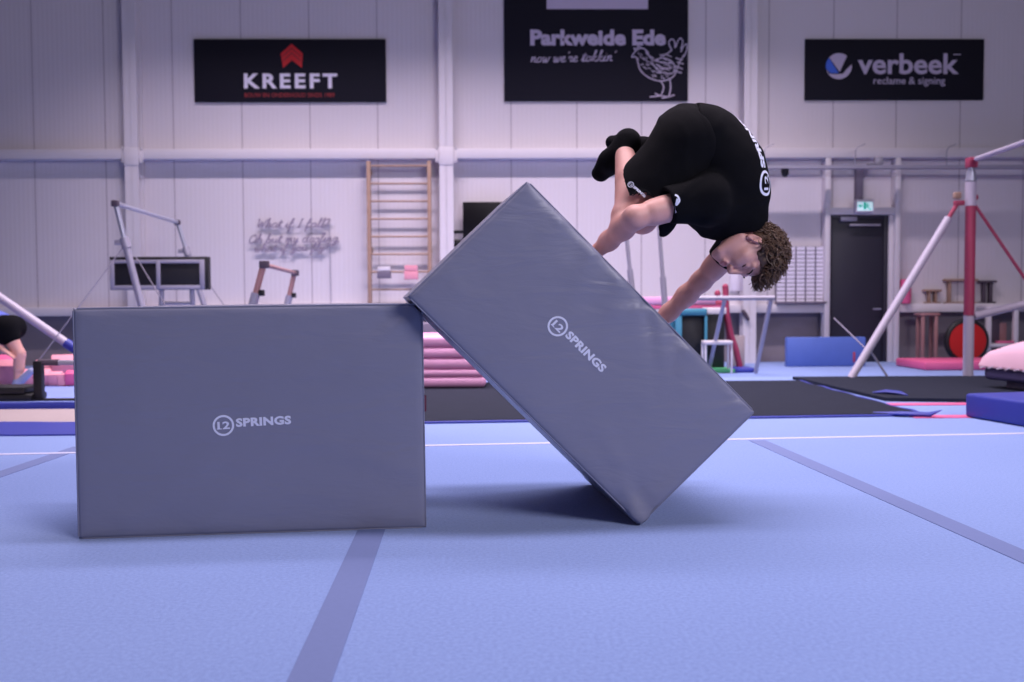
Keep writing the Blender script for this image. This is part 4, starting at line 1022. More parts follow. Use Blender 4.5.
# ------------------------------------------------------------------ smooth bodies: blended solids meshed on a fine grid
class Sdf:
    def __init__(s, lo, hi, h):
        s.lo = np.array(lo, float); s.h = h
        s.n = np.ceil((np.array(hi, float)-s.lo)/h).astype(int)+1
        s.D = np.full(tuple(s.n), 0.2, np.float32)
    def _box(s, lo, hi):
        i0 = np.clip(np.floor((np.array(lo)-s.lo)/s.h).astype(int), 0, s.n-1); i1 = np.clip(np.ceil((np.array(hi)-s.lo)/s.h).astype(int)+1, 1, s.n)
        sl = tuple(slice(a, b) for a, b in zip(i0, i1))
        ax = [(s.lo[i]+s.h*np.arange(i0[i], i1[i])).astype(np.float32) for i in range(3)]
        return sl, np.meshgrid(*ax, indexing='ij')
    def _op(s, sl, d, k, op):
        A = s.D[sl]
        if op == 'add':
            if k > 0: hh = np.maximum(k-np.abs(A-d), 0)/k; r = np.minimum(A, d)-hh*hh*k*.25
            else: r = np.minimum(A, d)
        else:
            d = -d
            if k > 0: hh = np.maximum(k-np.abs(A-d), 0)/k; r = np.maximum(A, d)+hh*hh*k*.25
            else: r = np.maximum(A, d)
        s.D[sl] = r
    def cap(s, a, b, ra, rb, k=.02, op='add', flat=None):
        """tapered capsule; flat=(axis, scale): cross-section stretched by scale along axis"""
        a = np.array(a, float); b = np.array(b, float); R = max(ra, rb)*(max(1, flat[1]) if flat else 1)+k+3*s.h
        sl, (X, Y, Z) = s._box(np.minimum(a, b)-R, np.maximum(a, b)+R)
        px, py, pz = X-a[0], Y-a[1], Z-a[2]; ab = b-a
        if flat:
            u = np.array(flat[0], float); u /= np.linalg.norm(u); q = 1/flat[1]-1
            dt = (px*u[0]+py*u[1]+pz*u[2])*q; px, py, pz = px+u[0]*dt, py+u[1]*dt, pz+u[2]*dt
            ab = ab+u*(ab@u)*q
        L = max(ab@ab, 1e-9); t = np.clip((px*ab[0]+py*ab[1]+pz*ab[2])/L, 0, 1)
        d = np.sqrt((px-ab[0]*t)**2+(py-ab[1]*t)**2+(pz-ab[2]*t)**2)-(ra+(rb-ra)*t)
        s._op(sl, d.astype(np.float32), k, op); return s
    def chain(s, pts, rs, k=.02, flat=None, op='add'):
        for i in range(len(pts)-1): s.cap(pts[i], pts[i+1], rs[i], rs[i+1], k, op, flat)
        return s
    def ell(s, c, axes, rad, k=.02, op='add', clip=None):
        c = np.array(c, float); R = max(rad)+k+3*s.h
        sl, (X, Y, Z) = s._box(c-R, c+R); X, Y, Z = X-c[0], Y-c[1], Z-c[2]
        q = [(X*a[0]+Y*a[1]+Z*a[2]) for a in axes]
        k0 = np.sqrt(sum((q[i]/rad[i])**2 for i in range(3))); k1 = np.sqrt(sum((q[i]/rad[i]**2)**2 for i in range(3)))
        d = k0*(k0-1)/np.maximum(k1, 1e-6)
        if clip is not None: d = np.maximum(d, X*clip[0][0]+Y*clip[0][1]+Z*clip[0][2]-clip[1])
        s._op(sl, d.astype(np.float32), k, op); return s
    def cut(s, p0, n, lo, hi, k=0.0):
        """remove everything on the +n side of a plane, inside the box lo..hi"""
        sl, (X, Y, Z) = s._box(lo, hi); d = (X-p0[0])*n[0]+(Y-p0[1])*n[1]+(Z-p0[2])*n[2]
        s._op(sl, -d.astype(np.float32), k, 'sub'); return s
    def mesh(s):
        D = s.D; I = D < 0; n = np.array(D.shape)
        c = np.zeros(tuple(n-1), np.int8)
        for dx in (0, 1):
            for dy in (0, 1):
                for dz in (0, 1): c += I[dx:n[0]-1+dx, dy:n[1]-1+dy, dz:n[2]-1+dz]
        act = np.argwhere((c > 0) & (c < 8)); idm = np.full(tuple(n-1), -1, np.int32); idm[tuple(act.T)] = np.arange(len(act))
        pos = np.zeros((len(act), 3)); cnt = np.zeros(len(act))
        cor = [(a, b, e) for a in (0, 1) for b in (0, 1) for e in (0, 1)]
        for i, p in enumerate(cor):
            for q in cor[i+1:]:
                if sum(abs(a-b) for a, b in zip(p, q)) != 1: continue
                dp = D[tuple((act+p).T)]; dq = D[tuple((act+q).T)]; m = (dp < 0) != (dq < 0)
                t = np.where(m, dp/np.where(m, dp-dq, 1), 0)
                pos[m] += (np.array(p)+(np.array(q)-np.array(p))*t[:, None])[m]; cnt += m
        V = s.lo+s.h*(act+pos/cnt[:, None])
        F = []
        for ax in range(3):
            o1, o2 = [(1, 2), (2, 0), (0, 1)][ax]
            sl0 = [slice(0, n[i]) for i in range(3)]; sl1 = list(sl0); sl0[ax] = slice(0, n[ax]-1); sl1[ax] = slice(1, n[ax])
            E = np.argwhere(I[tuple(sl0)] != I[tuple(sl1)]); ok = (E[:, o1] > 0) & (E[:, o2] > 0) & (E[:, o1] < n[o1]-1) & (E[:, o2] < n[o2]-1); E = E[ok]
            e1 = np.zeros(3, int); e1[o1] = 1; e2 = np.zeros(3, int); e2[o2] = 1
            q = np.stack([idm[tuple((E-e1-e2).T)], idm[tuple((E-e2).T)], idm[tuple(E.T)], idm[tuple((E-e1).T)]], 1)
            fl = I[tuple(sl0)][tuple(E.T)]; q[~fl] = q[~fl][:, ::-1]; F.append(q)
        return V, np.concatenate(F)
def grid_mesh(name, V, F, mats, parent, midx=None, smooth=1):
    o_ = np.array(root_loc(parent)) if parent is not None else np.zeros(3)
    V = V.copy()
    for _ in range(smooth):     # light Laplacian pass against stair steps
        S = np.zeros_like(V); C = np.zeros(len(V))
        for a, b in ((0, 1), (1, 2), (2, 3), (3, 0)):
            np.add.at(S, F[:, a], V[F[:, b]]); np.add.at(S, F[:, b], V[F[:, a]]); np.add.at(C, F[:, a], 1); np.add.at(C, F[:, b], 1)
        V = V*.45+.55*S/np.maximum(C, 1)[:, None]
    me = bpy.data.meshes.new(name); me.from_pydata((V-o_).tolist(), [], F.tolist())
    for m in mats: me.materials.append(m)
    me.polygons.foreach_set('use_smooth', [True]*len(F))
    if midx is not None: me.polygons.foreach_set('material_index', midx)
    me.update(); o = bpy.data.objects.new(name, me); COL.objects.link(o); o.parent = parent
    return o, V
def normals_of(V, F):
    N = np.zeros_like(V); fn = np.cross(V[F[:, 2]]-V[F[:, 0]], V[F[:, 3]]-V[F[:, 1]])
    for k in range(4): np.add.at(N, F[:, k], fn)
    return N/np.maximum(np.linalg.norm(N, axis=1), 1e-9)[:, None]
def nz(V, s, seed):
    from mathutils import noise
    o = Vector((seed*5.1, seed*9.7, seed*2.3)); return np.array([noise.noise(Vector(p)*s+o) for p in V])
def A_(v): return np.array(v, float)
def unit(v): v = A_(v); return v/np.linalg.norm(v)
def imv(dx, dy, dz=0.0):
    """direction from image right/down/away"""
    return unit(A_(rgt)*dx-A_(upv)*dy+A_(fwd)*dz)

# ------------------------------------------------------------------ the vaulting person
def q(px, py, Z): return A_(pt(px, py, Z))
def perp(v, t): v = A_(v)-unit(t)*(A_(v)@unit(t)); return unit(v)
# tilted block's upper long face, which the hands press on
fo = A_(c2[1]); fs = unit(A_(c2[2])-A_(c2[1])); ft = unit(A_(B2.dv)); fn_ = unit(np.cross(fs, ft)); fn_ = fn_ if fn_[2] > 0 else -fn_
def on_face(px, py, lift):
    return A_(on_plane(px, py, Vector(fo+fn_*lift), Vector(fn_)))
hipR, hipL = q(687, 143, 3.62), q(693, 140, 3.82)
kneeR, kneeL = q(627.5, 216, 3.60), q(643, 218, 3.88)
ankR, ankL = q(625, 150, 3.86), q(640, 155, 3.98)
toeR, toeL = q(600, 174, 3.97), q(613, 143, 4.06)
shR, shL = q(704, 198, 3.555), q(745, 234, 3.87)
elR = q(635, 217.5, 3.48)
wrR = on_face(594, 254, .045); wrL = on_face(650, 331, .045)
elL = q(701.5, 281, 3.98)
spine = [q(690, 139, 3.72), q(708, 146, 3.72), q(720, 157, 3.72), q(728, 172, 3.725), q(733, 192, 3.73), q(738, 212, 3.735)]
c7 = q(748, 224, 3.735)
# head frame: U towards the crown, Fh out of the face, S to the person's right side
U = imv(.87, .5, .02); Fh = imv(-.5, .87, -.30); Fh = perp(Fh, U); Sx = unit(np.cross(Fh, U)); HC = q(750.5, 252.5, 3.735)
HS = 1.05
def hp(x, y, z): return HC+(Sx*x+Fh*y+U*z)*HS
person = thing('person', 'person in black t-shirt, shorts and socks vaulting head down over the tilted block', 'person', tuple((wrR+wrL)/2))

H_ = 0.0033
lo = np.minimum.reduce([hipR, kneeR, ankR, toeR, wrR, wrL, elR, HC, toeL, ankL, kneeL])-.19; hi = np.maximum.reduce([hipL, toeL, wrL, HC, spine[0], elL, toeR, ankL, kneeL])+.19
body = Sdf(lo, hi, H_)
latd = unit(shL-shR)                    # across the chest
# torso
for i in range(len(spine)-1):
    w = [1.18, 1.15, 1.2, 1.28, 1.22][i]; r0 = [.105, .100, .098, .102, .100, .080]
    body.cap(spine[i], spine[i+1], r0[i], r0[i+1], .05, flat=(latd, w))
body.cap(hipR, hipL, .095, .095, .05)
body.cap(shR, shL, .055, .055, .05)
body.cap(c7-unit(U)*.02, hp(0, -.025, -.055), .058, .056, .03)
# legs
def leg(hip, knee, ank, toe, sgn):
    body.cap(hip, knee, .088, .056, .03)
    mid = hip+(knee-hip)*.35; body.cap(mid, knee+(hip-knee)*.2, .072, .055, .03)
    kd = unit(knee-(hip+ank)/2); body.ell(knee+kd*.012, np.eye(3), (.050, .050, .050), .03)
    body.cap(knee, ank, .050, .034, .025)
    back = perp(hip-knee, ank-knee)
    c0 = knee+(ank-knee)*.12+back*.016; c1_ = knee+(ank-knee)*.5+back*.020
    body.cap(c0, c1_, .042, .044, .03); body.cap(c1_, ank-(ank-knee)*.12, .043, .03, .03)
    fd = unit(toe-ank); heel = ank-fd*.02+unit(ank-knee)*.035
    body.cap(ank, heel, .034, .031, .02); body.cap(heel, ank+(toe-ank)*.92, .031, .025, .03, flat=(unit(np.cross(fd, ank-knee)), 1.25))
    return heel
heelR = leg(hipR, kneeR, ankR, toeR, 1); heelL = leg(hipL, kneeL, ankL, toeL, -1)
# arms
def arm(sh, el, wr):
    d1, d2 = unit(el-sh), unit(wr-el)
    body.ell(sh, np.eye(3), (.062, .062, .062), .04)
    body.cap(sh, el, .049, .037, .03)
    bi = perp(wr-el, d1) if np.linalg.norm(np.cross(d1, d2)) > .05 else unit(np.cross(d1, A_(fwd)))
    body.cap(sh+(el-sh)*.25+bi*.008, sh+(el-sh)*.7+bi*.008, .042, .040, .03)
    body.cap(sh+(el-sh)*.2-bi*.010, sh+(el-sh)*.75-bi*.008, .043, .036, .03)
    body.ell(el, np.eye(3), (.035, .035, .035), .025)
    L = np.linalg.norm(wr-el); m1 = el+d2*L*.28
    body.cap(el, m1, .037, .040, .03); body.cap(m1, el+d2*L*.62, .040, .034, .03); body.cap(el+d2*L*.62, wr, .034, .026, .03, flat=(ft, 1.15))
arm(shR, elR, wrR); arm(shL, elL, wrL)
# hands: palm pressed on the face, five separate bent fingers
def hand(wr, fdir, side):
    fd = perp(fdir, fn_); sd = unit(np.cross(fd, fn_))*side         # sd points to the thumb
    base = wr-fn_*.022+fd*.015
    p0, p1 = base, base+fd*.075
    body.cap(wr, base+fd*.01-fn_*.002, .026, .022, .02, flat=(sd, 1.3))
    body.cap(p0, p1, .0150, .0125, .02, flat=(sd, 2.9))
    body.cap(base+sd*.022, base+sd*.030+fd*.045, .016, .014, .02)
    for i, (off, ln, sp) in enumerate(((.031, .070, .20), (.010, .080, .05), (-.011, .074, -.09), (-.031, .058, -.25))):
        d = unit(fd+sd*sp); k0 = p1+sd*off-fn_*.0; k1 = k0+d*ln*.45+fn_*.006; k2 = k1+d*ln*.32-fn_*.004; k3 = k2+d*ln*.25-fn_*.006
        body.chain([k0-d*.012, k0, k1, k2, k3], [.0105, .0105, .0095, .0085, .0072], .006)
    t0 = base+sd*.030+fd*.012; d = unit(fd*.65+sd*.9); t1 = t0+d*.032; t2 = t1+unit(fd*.8+sd*.6)*.030; t3 = t2+unit(fd*.95+sd*.35)*.022-fn_*.004
    body.chain([t0, t1, t2, t3], [.0150, .0120, .0105, .0085], .010)
hand(wrR, -fs*.9+ft*.25, -1); hand(wrL, -fs*.9-ft*.15, 1)
# head
ax3 = [Sx, Fh, U]
def hell(c, r, k=.015, op='add', axes=None, clip=None): body.ell(hp(*c), axes or ax3, [v*HS for v in r], k, op, clip)
def hcap(a, b, r0, r1, k=.012, op='add'): body.cap(hp(*a), hp(*b), r0*HS, r1*HS, k, op)
hell((0, -.012, .012), (.074, .094, .086), .02)
hell((0, .028, -.035), (.060, .060, .080), .025)
for sx in (-1, 1):
    hcap((sx*.052, -.004, -.068), (sx*.022, .066, -.108), .017, .016, .025)      # jaw line
    hcap((sx*.048, .050, -.024), (sx*.030, .072, -.034), .018, .014, .022)       # cheek bone
    hcap((sx*.010, .083, .020), (sx*.046, .066, .024), .010, .010, .014)         # brow ridge
hell((0, .074, -.108), (.020, .016, .016), .02)                                  # chin
hcap((0, .080, -.070), (0, .078, -.085), .020, .018, .02)                        # muzzle
hcap((0, .084, .012), (0, .108, -.036), .008, .0115, .012)                       # nose
for sx in (-1, 1):
    hell((sx*.0115, .098, -.042), (.0085, .011, .008), .006)
    hell((sx*.034, .094, .002), (.016, .016, .012), .012, 'sub')
    hell((sx*.033, .068, .001), (.0145, .0145, .0135), .004)                     # closed lid over the eye
hcap((-.019, .093, -.0655), (.019, .093, -.0655), .0055, .0055, .006)            # lips
hcap((-.017, .092, -.0765), (.017, .092, -.0765), .0062, .0062, .006)
hcap((-.022, .100, -.0710), (.022, .100, -.0710), .0030, .0030, .003, 'sub')
for sx in (-1, 1):                                                                # ears
    e1 = unit(Fh*.80+Sx*sx*.45); e2 = unit(U*.95-Fh*.25); e2 = perp(e2, e1); e3 = unit(np.cross(e1, e2))
    c = (sx*.077, -.018, -.022)
    hell(c, (.018, .032, .0085), .008, 'add', [e1, e2, e3])
    cc = hp(*c)+Sx*sx*.009+Fh*.004; body.ell(cc, [e1, e2, e3], (.0105, .020, .007), .004, 'sub')
    body.ell(hp(sx*.079, -.010, -.028), [e1, e2, e3], (.004, .006, .005), .003, 'sub')
    body.ell(hp(sx*.0765, -.010, -.047), ax3, (.007, .008, .009), .006)
V, F = body.mesh()
loc = (V-HC)@np.stack([Sx, Fh, U], 1)/HS
fl = loc[F].mean(1)
lips = (np.abs(fl[:, 0]) < .0225) & (fl[:, 1] > .080) & (((fl[:, 2]+.0715)/.0125)**2+(fl[:, 0]/.024)**2 < 1)
body_o, VB = grid_mesh('body', V, F, [M_SKIN, M_LIP], person, lips.astype(int), 2)

# eyebrows and lash lines
for sx in (-1, 1):
    m = MB(); pth = [Vector(hp(sx*x, y, z)) for x, y, z in ((.014, .0920, .020), (.024, .0900, .026), (.036, .0825, .028), (.047, .0705, .024))]
    m.tube(pth, [.0018, .0030, .0028, .0012], 8, flat=1.0); m.build('eyebrow', M_BROW, person)
    m = MB(); pth = [Vector(hp(sx*x, y, z)) for x, y, z in ((.021, .0775, -.006), (.028, .0815, -.0088), (.036, .0815, -.0085), (.045, .0745, -.004))]
    m.tube(pth, [.0012, .0022, .0024, .0012], 8); m.build('eyelashes', M_BROW, person)

# hair: a cap on the skull and many short curls
def hair_ok(n):
    x, y, z = n
    if z < -.55: return False
    if y > .25 and z < .50: return False                # forehead and face
    if abs(x) > .6 and y > .02 and z < -.02+max(0, y)*1.1: return False      # in front of the ears and round them
    if abs(x) > .75 and -.42 < y <= -.05 and z < -.08: return False
    if z < -.30 and y > -.35: return False
    return True
hb = Sdf(HC-.15, HC+.15, .004)
hb.ell(hp(0, -.016, .016), ax3, [v*HS for v in (.082, .100, .092)], .0)
hb.cut(hp(0, .050, .040), unit(Fh*.9-U*.55), HC-.15, HC+.15, .01)
hb.ell(hp(0, .06, -.07), ax3, [.12, .075, .105], .02, 'sub')
for sx in (-1, 1): hb.ell(hp(sx*.085, .0, -.045), ax3, [.04, .045, .062], .01, 'sub')
hb.cut(hp(0, -.06, -.060), unit(-U*1.0-Fh*.35), HC-.15, HC+.15, .01)
V, F = hb.mesh(); N = normals_of(V, F); V = V+N*(.004*nz(V, 70, 3)+.004*nz(V, 35, 5))[:, None]
hair, _ = grid_mesh('hair', V, F, [M_HAIR], person, None, 1)
rr = random.Random(21); m = MB(); cnt = 0
grav = imv(0, 1, 0)
while cnt < 1500:
    n = unit(np.array([rr.gauss(0, 1), rr.gauss(0, 1), rr.gauss(0, 1)]))
    if not hair_ok(n): continue
    cnt += 1
    p = hp(n[0]*.078, -.014+n[1]*.097, .014+n[2]*.088); nw = unit(Sx*n[0]+Fh*n[1]+U*n[2])
    top = max(0, min(1, (n[2]+.35)/.8)); Lh = (.022+.030*top+.014*max(0, n[1])*top)*rr.uniform(.8, 1.25)
    t1 = unit(np.cross(nw, unit(np.array([rr.gauss(0, 1) for _ in range(3)])))); t2 = np.cross(nw, t1)
    swirl = rr.uniform(.8, 1.9)*rr.choice((-1, 1)); ph = rr.uniform(0, 6.28); cr = rr.uniform(.005, .011)
    pth = []; rs = []
    for k in range(8):
        u_ = k/7; an = ph+swirl*2*PI*u_*.7
        pos = p+nw*(Lh*u_*(1-.25*u_))+(t1*(math.cos(an)-math.cos(ph))+t2*(math.sin(an)-math.sin(ph)))*cr*(.5+u_)+grav*(.010*u_*u_*top)+t1*(.012*u_*u_)
        pth.append(Vector(pos)); rs.append((.0030+.0012*rr.random())*(1-.75*u_**2))
    m.tube(pth, rs, 5)
m.build('curls', M_HAIR, hair)

# shorts
def fold(V, N, amp, s1, seed): return V+N*(amp*nz(V*np.array([1, 1, 1]), s1, seed)+.4*amp*nz(V, s1*2.6, seed+1))[:, None]
cl = Sdf(lo-.03, hi+.03, .0045)
cl.cap(hipR, hipL, .118, .118, .05); cl.cap(spine[0], spine[1], .118, .112, .05, flat=(latd, 1.25)); cl.cap(q(676, 178, 3.60), q(653, 214, 3.60), .085, .092, .05)
hemR = q(645, 203.5, 3.60); hemL = kneeL+(hipL-kneeL)*.33
dR = unit(imv(-.85, .50, .62)); dL = unit(unit(kneeL-hipL)+imv(-.4, 0, 0)*.3)
cl.cap(hipR+imv(-.4,.5,0)*.02, hemR+dR*.08, .118, .136, .06); cl.cap(hipL, hemL+dL*.08, .112, .116, .06); cl.cap(hipR*.5+hipL*.5, (hemR+hemL)/2, .118, .12, .06)
for h_, d_, o_ in ((hemR, dR, hipR), (hemL, dL, hipL)):
    cl.cut(h_, d_, h_-.16+d_*.10, h_+.16+d_*.10, .0) if False else None
# cut both legs at their hems with planes limited to the knee side
sl, (X, Y, Z) = cl._box(lo-.03, hi+.03)
dr = (X-hemR[0])*dR[0]+(Y-hemR[1])*dR[1]+(Z-hemR[2])*dR[2]
dl_ = (X-hemL[0])*dL[0]+(Y-hemL[1])*dL[1]+(Z-hemL[2])*dL[2]
mx = (X-(hipR[0]+hipL[0])/2)*latd[0]+(Y-(hipR[1]+hipL[1])/2)*latd[1]+(Z-(hipR[2]+hipL[2])/2)*latd[2]
w = 1/(1+np.exp(-mx/.012)); cl.D[sl] = np.maximum(cl.D[sl], (dr*(1-w)+dl_*w).astype(np.float32))
del X, Y, Z, dr, dl_, mx, w
# hollow the hems so the cloth reads as a loose tube
for h_, d_, hip_, kn_, r_ in ((hemR, dR, hipR, kneeR, .127), (hemL, dL, hipL, kneeL, .108)):
    ax_ = unit(h_-hip_); cl.cap(h_+ax_*.10, h_+ax_*.015, r_*.94, r_*.80, .0, 'sub')
V, F = cl.mesh(); N = normals_of(V, F); V = fold(V, N, .005, 6, 11); V = V+N*(.004*np.maximum(0, np.sin((V@unit(imv(.85, -.45, 0)))*55+nz(V, 5, 3)*5))**2*np.clip(.4+nz(V, 5, 6)*2, 0, 1))[:, None]
shorts, VSH = grid_mesh('shorts', V, F, [M_CLOTH], person, None, 2)
FSH = F
# t-shirt
ts = Sdf(lo-.03, hi+.03, .0045)
r0 = [.138, .134, .131, .130, .126, .098]
for i in range(1, len(spine)-1): ts.cap(spine[i], spine[i+1], r0[i], r0[i+1], .05, flat=(latd, [1.5, 1.5, 1.42, 1.32, 1.22][i]))
ts.cap(q(680, 139, 3.72), spine[1], .129, .132, .05, flat=(latd, 1.62)); hm = q(689, 141, 3.72); hd = imv(-1, -.12, 0)
sl, (X, Y, Z) = ts._box(hm+hd*.08-.30, hm+hd*.08+.30); e_ = (X-hm[0])*hd[0]+(Y-hm[1])*hd[1]+(Z-hm[2])*hd[2]; ts.D[sl] = np.maximum(ts.D[sl], e_.astype(np.float32)+.0025*np.sin(Y*40))
ts.cap(shR, shL, .078, .078, .05); ts.cap(q(690, 206, 3.66), q(712, 222, 3.72), .060, .060, .06); ts.cap(spine[-1], c7, .095, .072, .04)
sleR, sleL = q(667, 204, 3.50), shL+(elL-shL)*.56
ts.cap(shR, sleR, .085, .064, .05); ts.cap(shR+imv(0, 1, 0)*.02, sleR+imv(.2, 1, 0)*.020, .07, .050, .03); ts.cap(shL, sleL, .075, .060, .05)
dS = unit(sleR-shR); dS = unit(dS+imv(-.2, .1, 0)*.3); dSL = unit(sleL-shL)
def cutend(S, p, d, r):
    sl, (X, Y, Z) = S._box(p+d*.07-r-.05, p+d*.07+r+.05)
    e = (X-p[0])*d[0]+(Y-p[1])*d[1]+(Z-p[2])*d[2]
    rad = np.sqrt(np.maximum((X-p[0])**2+(Y-p[1])**2+(Z-p[2])**2-e*e, 0))
    k = np.where((e > -.0) & (rad < r), e, -1).astype(np.float32); S.D[sl] = np.maximum(S.D[sl], k)
for p_, d_ in ((sleR, dS), (sleL, dSL)):
    cutend(ts, p_, d_, .12); ts.cap(p_+d_*.05, p_-d_*.035, .056, .044, .0, 'sub')
ts.cap(c7+unit(U)*.02-unit(np.cross(latd, U))*0, hp(0, -.02, -.05), .060, .074, .008, 'sub')      # neck opening
V, F = ts.mesh(); N = normals_of(V, F); V = fold(V, N, .006, 6.0, 31)
fd_ = unit(spine[4]-spine[1])
s_ = (V@unit(imv(.5, 1.0, 0)))*38+nz(V, 4, 8)*3.0; msk = np.clip(.5+nz(V, 5, 9)*1.6, 0, 1)
V = V+N*(.007*np.maximum(0, np.sin(s_))**3*msk)[:, None]
shirt, VTS = grid_mesh('t_shirt', V, F, [M_CLOTH], person, None, 2)
FTS = F
# socks
so = Sdf(lo-.03, hi+.03, .004)
for kn, an, he, to in ((kneeR, ankR, heelR, toeR), (kneeL, ankL, heelL, toeL)):
    fd = unit(to-an); so.cap(an+unit(kn-an)*.012, he, .041, .043, .02); so.cap(he, he*.4+to*.6, .043, .042, .03); so.cap(he*.4+to*.6, to, .042, .030, .03, flat=(unit(np.cross(fd, an-kn)), 1.25)); so.cap(he, (he+to)/2+unit(an-he)*.02, .04, .034, .03)
V, F = so.mesh(); N = normals_of(V, F); V = fold(V, N, .0016, 25, 41)
half = ((V-(ankR+ankL)/2)@unit(ankL-ankR))
# the two socks are separate pieces: split by connectivity
par_ = list(range(len(V)))
def find(a):
    while par_[a] != a: par_[a] = par_[par_[a]]; a = par_[a]
    return a
for f in F.tolist():
    r_ = find(f[0])
    for b_ in f[1:]: par_[find(b_)] = r_
roots = np.array([find(i) for i in range(len(V))])
for r_ in np.unique(roots):
    vi = np.where(roots == r_)[0]
    if len(vi) < 200: continue
    mp = -np.ones(len(V), int); mp[vi] = np.arange(len(vi)); ff = F[roots[F[:, 0]] == r_]
    grid_mesh('sock', V[vi], mp[ff], [M_SOCK], person, None, 1)

# prints on the clothes, laid onto the cloth
def decal(name, polys, V, F, c, right, upd, size, frm, m, parent, lift=.002):
    """polys in unit coordinates -> dropped along -frm onto the cloth mesh"""
    bvh = BVHTree.FromPolygons([tuple(v) for v in V], F.tolist()); mb = MB(); frm = unit(frm)
    for vs, fs_ in polys:
        bm = bmesh.new(); bv = [bm.verts.new((x, y, 0)) for x, y in vs]
        for f in fs_:
            try: bm.faces.new([bv[i] for i in f])
            except ValueError: pass
        bm.verts.index_update(); out = []
        for v in bm.verts:
            p = A_(c)+right*v.co.x*size+upd*v.co.y*size+frm*.25
            hit = bvh.ray_cast(Vector(p), Vector(-frm), .5)
            out.append(Vector(hit[0])+Vector(frm)*lift if hit[0] is not None else Vector(p-frm*.25))
        mb.add(out, [[v.index for v in f.verts] for f in bm.faces]); bm.free()
    return mb.build(name, m, parent)
logo_p = [ring_polys(0, 0, .78, 1.0), fit_text('12', -.55, .58, -.36, .38, .02), fit_text('SPRINGS', 1.2, 6.3, -.36, .56, .05)]
ex_, ey_ = unit(imv(.78, .78, 0)), unit(imv(.62, -.62, 0))
pc = q(631.5, 183.5, 3.5); k_ = .0112
decal('logo', logo_p, VSH, FSH, pc, ex_, ey_, k_*1.0, -A_(fwd), M_PRINT, shorts)
pc = q(675.5, 204, 3.45)
sw_ = [stroke_polys(smooth_pts([(-.2, 1.5), (.25, 1.2), (.55, .5), (.2, -.1), (.0, -.2), (.1, .3), (.2, .8)], 5), .36), stroke_polys([(-.3, -.4), (-.15, -1.0), (.1, -1.5)], .22)]
decal('sleeve_mark', sw_, VTS, FTS, pc, imv(1, 0, 0), imv(0, -1, 0), .021, -A_(fwd), M_PRINT, shirt)
pc = q(753, 186.5, 3.66); bn = imv(.90, -.20, -.45); br = perp(imv(-.2, -1, .0), bn); bu = unit(np.cross(bn, br))
decal('back_logo', logo_p, VTS, FTS, pc, br, bu, .048, bn, M_PRINT, shirt)

# ------------------------------------------------------------------ the child at the left edge, bent over towards the left
def kq(px, py, Z): return A_(pt(px, py, Z))
KZ = 8.62
khip = kq(9, 327.5, KZ); khR, khL = khip-A_(fwd)*.075, khip+A_(fwd)*.075
kneeA, ankA, toeA = kq(19, 353, KZ-.06), kq(17.5, 384, KZ-.06), kq(30.5, 368, KZ-.07)
toeA = ankA+unit(imv(.72, -.66, -.05))*.17
kneeB, ankB = kq(-12, 351, KZ+.10), kq(-26, 383, KZ+.12); toeB = ankB+imv(-.9, .2, 0)*.16
ksh = kq(-36, 309, KZ); ksR, ksL = ksh-A_(fwd)*.13, ksh+A_(fwd)*.13
kel, kwr = kq(-22, 334, KZ-.16), kq(3, 350, KZ-.14); kelL, kwrL = kq(-40, 338, KZ+.15), kq(-52, 356, KZ+.14)
khead = kq(-56, 318, KZ)
child = thing('person', 'child in black shorts bending over on a black mat at the left edge', 'person', (float(ankA[0]), float(ankA[1]), MATZ+.12))
allp = np.array([khR, khL, kneeA, ankA, toeA, kneeB, ankB, toeB, ksR, ksL, kel, kwr, kelL, kwrL, khead])
klo, khi = allp.min(0)-.17, allp.max(0)+.17
kb = Sdf(klo, khi, .006)
kb.cap(khip, khip+(ksh-khip)*.5, .095, .088, .04, flat=(fwd, 1.25)); kb.cap(khip+(ksh-khip)*.5, ksh, .088, .09, .04, flat=(fwd, 1.3)); kb.cap(ksR, ksL, .05, .05, .04)
for h_, k_n, a_, t_ in ((khR, kneeA, ankA, toeA), (khL, kneeB, ankB, toeB)):
    kb.cap(h_, k_n, .075, .050, .03); kb.cap(k_n, a_, .046, .032, .025); kb.cap(k_n+(a_-k_n)*.1+imv(.3, 0, 0)*.012, k_n+(a_-k_n)*.5+imv(1, 0, 0)*.014, .040, .038, .03)
    kb.cap(a_, t_, .032, .024, .02)
for s_, e_, w_ in ((ksR, kel, kwr), (ksL, kelL, kwrL)):
    kb.cap(s_, e_, .040, .032, .02); kb.cap(e_, w_, .032, .022, .02)
    d_ = unit(w_-e_); sd_ = perp(A_(fwd), d_); kb.cap(w_, w_+d_*.06, .02, .018, .015, flat=(sd_, 1.7))
    for i in range(4): kb.chain([w_+d_*.06+sd_*(.022-.015*i), w_+d_*.095+sd_*(.026-.0175*i), w_+d_*.12+sd_*(.026-.0175*i)+imv(0, 1, 0)*.008], [.009, .008, .007], .004)
    kb.chain([w_+d_*.02+sd_*.025, w_+d_*.05+sd_*.05, w_+d_*.075+sd_*.055], [.011, .009, .008], .006)
kf = unit(imv(-.5, .86, 0)); ku = unit(imv(-.86, -.5, 0)); ks_ = unit(np.cross(kf, ku))
kb.cap(ksh, khead, .045, .045, .03); kb.ell(khead, [ks_, kf, ku], (.070, .088, .095), .02)
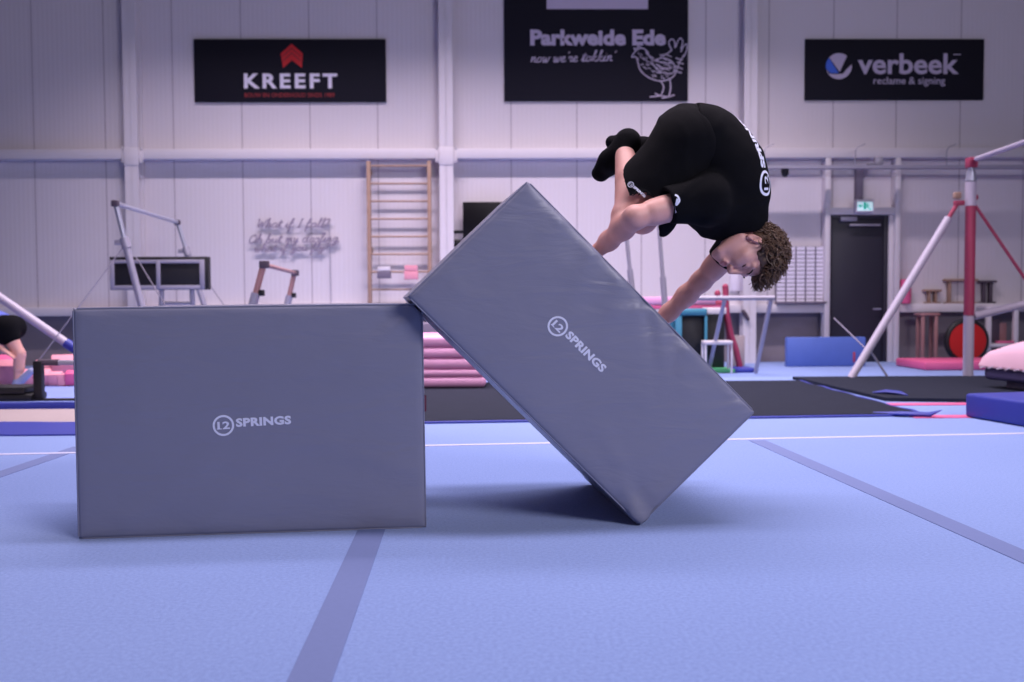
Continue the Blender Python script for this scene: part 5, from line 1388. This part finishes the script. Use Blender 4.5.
kb.ell(khead+kf*.05-ku*.06, [ks_, kf, ku], (.045, .04, .05), .03); kb.cap(khead+kf*.085, khead+kf*.098-ku*.03, .008, .011, .01)
for sx in (-1, 1): kb.ell(khead+ks_*sx*.07-ku*.015, [kf, ku, ks_], (.016, .026, .009), .005); kb.ell(khead+kf*.085+ks_*sx*.028, [ks_, kf, ku], (.013, .013, .01), .008, 'sub')
V, F = kb.mesh(); grid_mesh('body', V, F, [M_SKIN], child, None, 2)
kh = Sdf(khead-.16, khead+.16, .006); kh.ell(khead-kf*.012+ku*.012, [ks_, kf, ku], (.077, .092, .098), 0); kh.ell(khead+kf*.09-ku*.04, [ks_, kf, ku], (.10, .06, .10), .02, 'sub'); kh.cap(khead-kf*.09+ku*.02, khead-kf*.13-ku*.04, .03, .015, .02)
V, F = kh.mesh(); grid_mesh('hair', V, F, [M_HAIR], child, None, 1)
kt = Sdf(klo, khi, .006); kt.cap(khip+(ksh-khip)*.1, ksh, .108, .104, .03, flat=(fwd, 1.28)); kt.cap(ksR, ksL, .062, .062, .03); kt.cap(ksR, ksR+(kel-ksR)*.4, .055, .05, .02); kt.cap(ksL, ksL+(kelL-ksL)*.4, .055, .05, .02)
V, F = kt.mesh(); grid_mesh('top', V, F, [M_LEO], child, None, 1)
ksx = Sdf(klo, khi, .006); ksx.cap(khR, khL, .108, .108, .04); ksx.cap(khip, khip+imv(-.6, .1, 0)*.05, .10, .09, .04, flat=(fwd, 1.2))
for h_, k_n in ((khR, kneeA), (khL, kneeB)): ksx.cap(h_, h_+(k_n-h_)*.36, .095, .084, .04)
V, F = ksx.mesh(); grid_mesh('shorts', V, F, [M_CLOTH], child, None, 1)
for k_n, a_, t_ in ((kneeA, ankA, toeA), (kneeB, ankB, toeB)):
    kk = Sdf(klo, khi, .006); kk.cap(a_+unit(k_n-a_)*.02, a_, .038, .040, .02); kk.cap(a_, t_, .040, .031, .02); V, F = kk.mesh(); grid_mesh('sock', V, F, [M_GSOCK], child, None, 1)
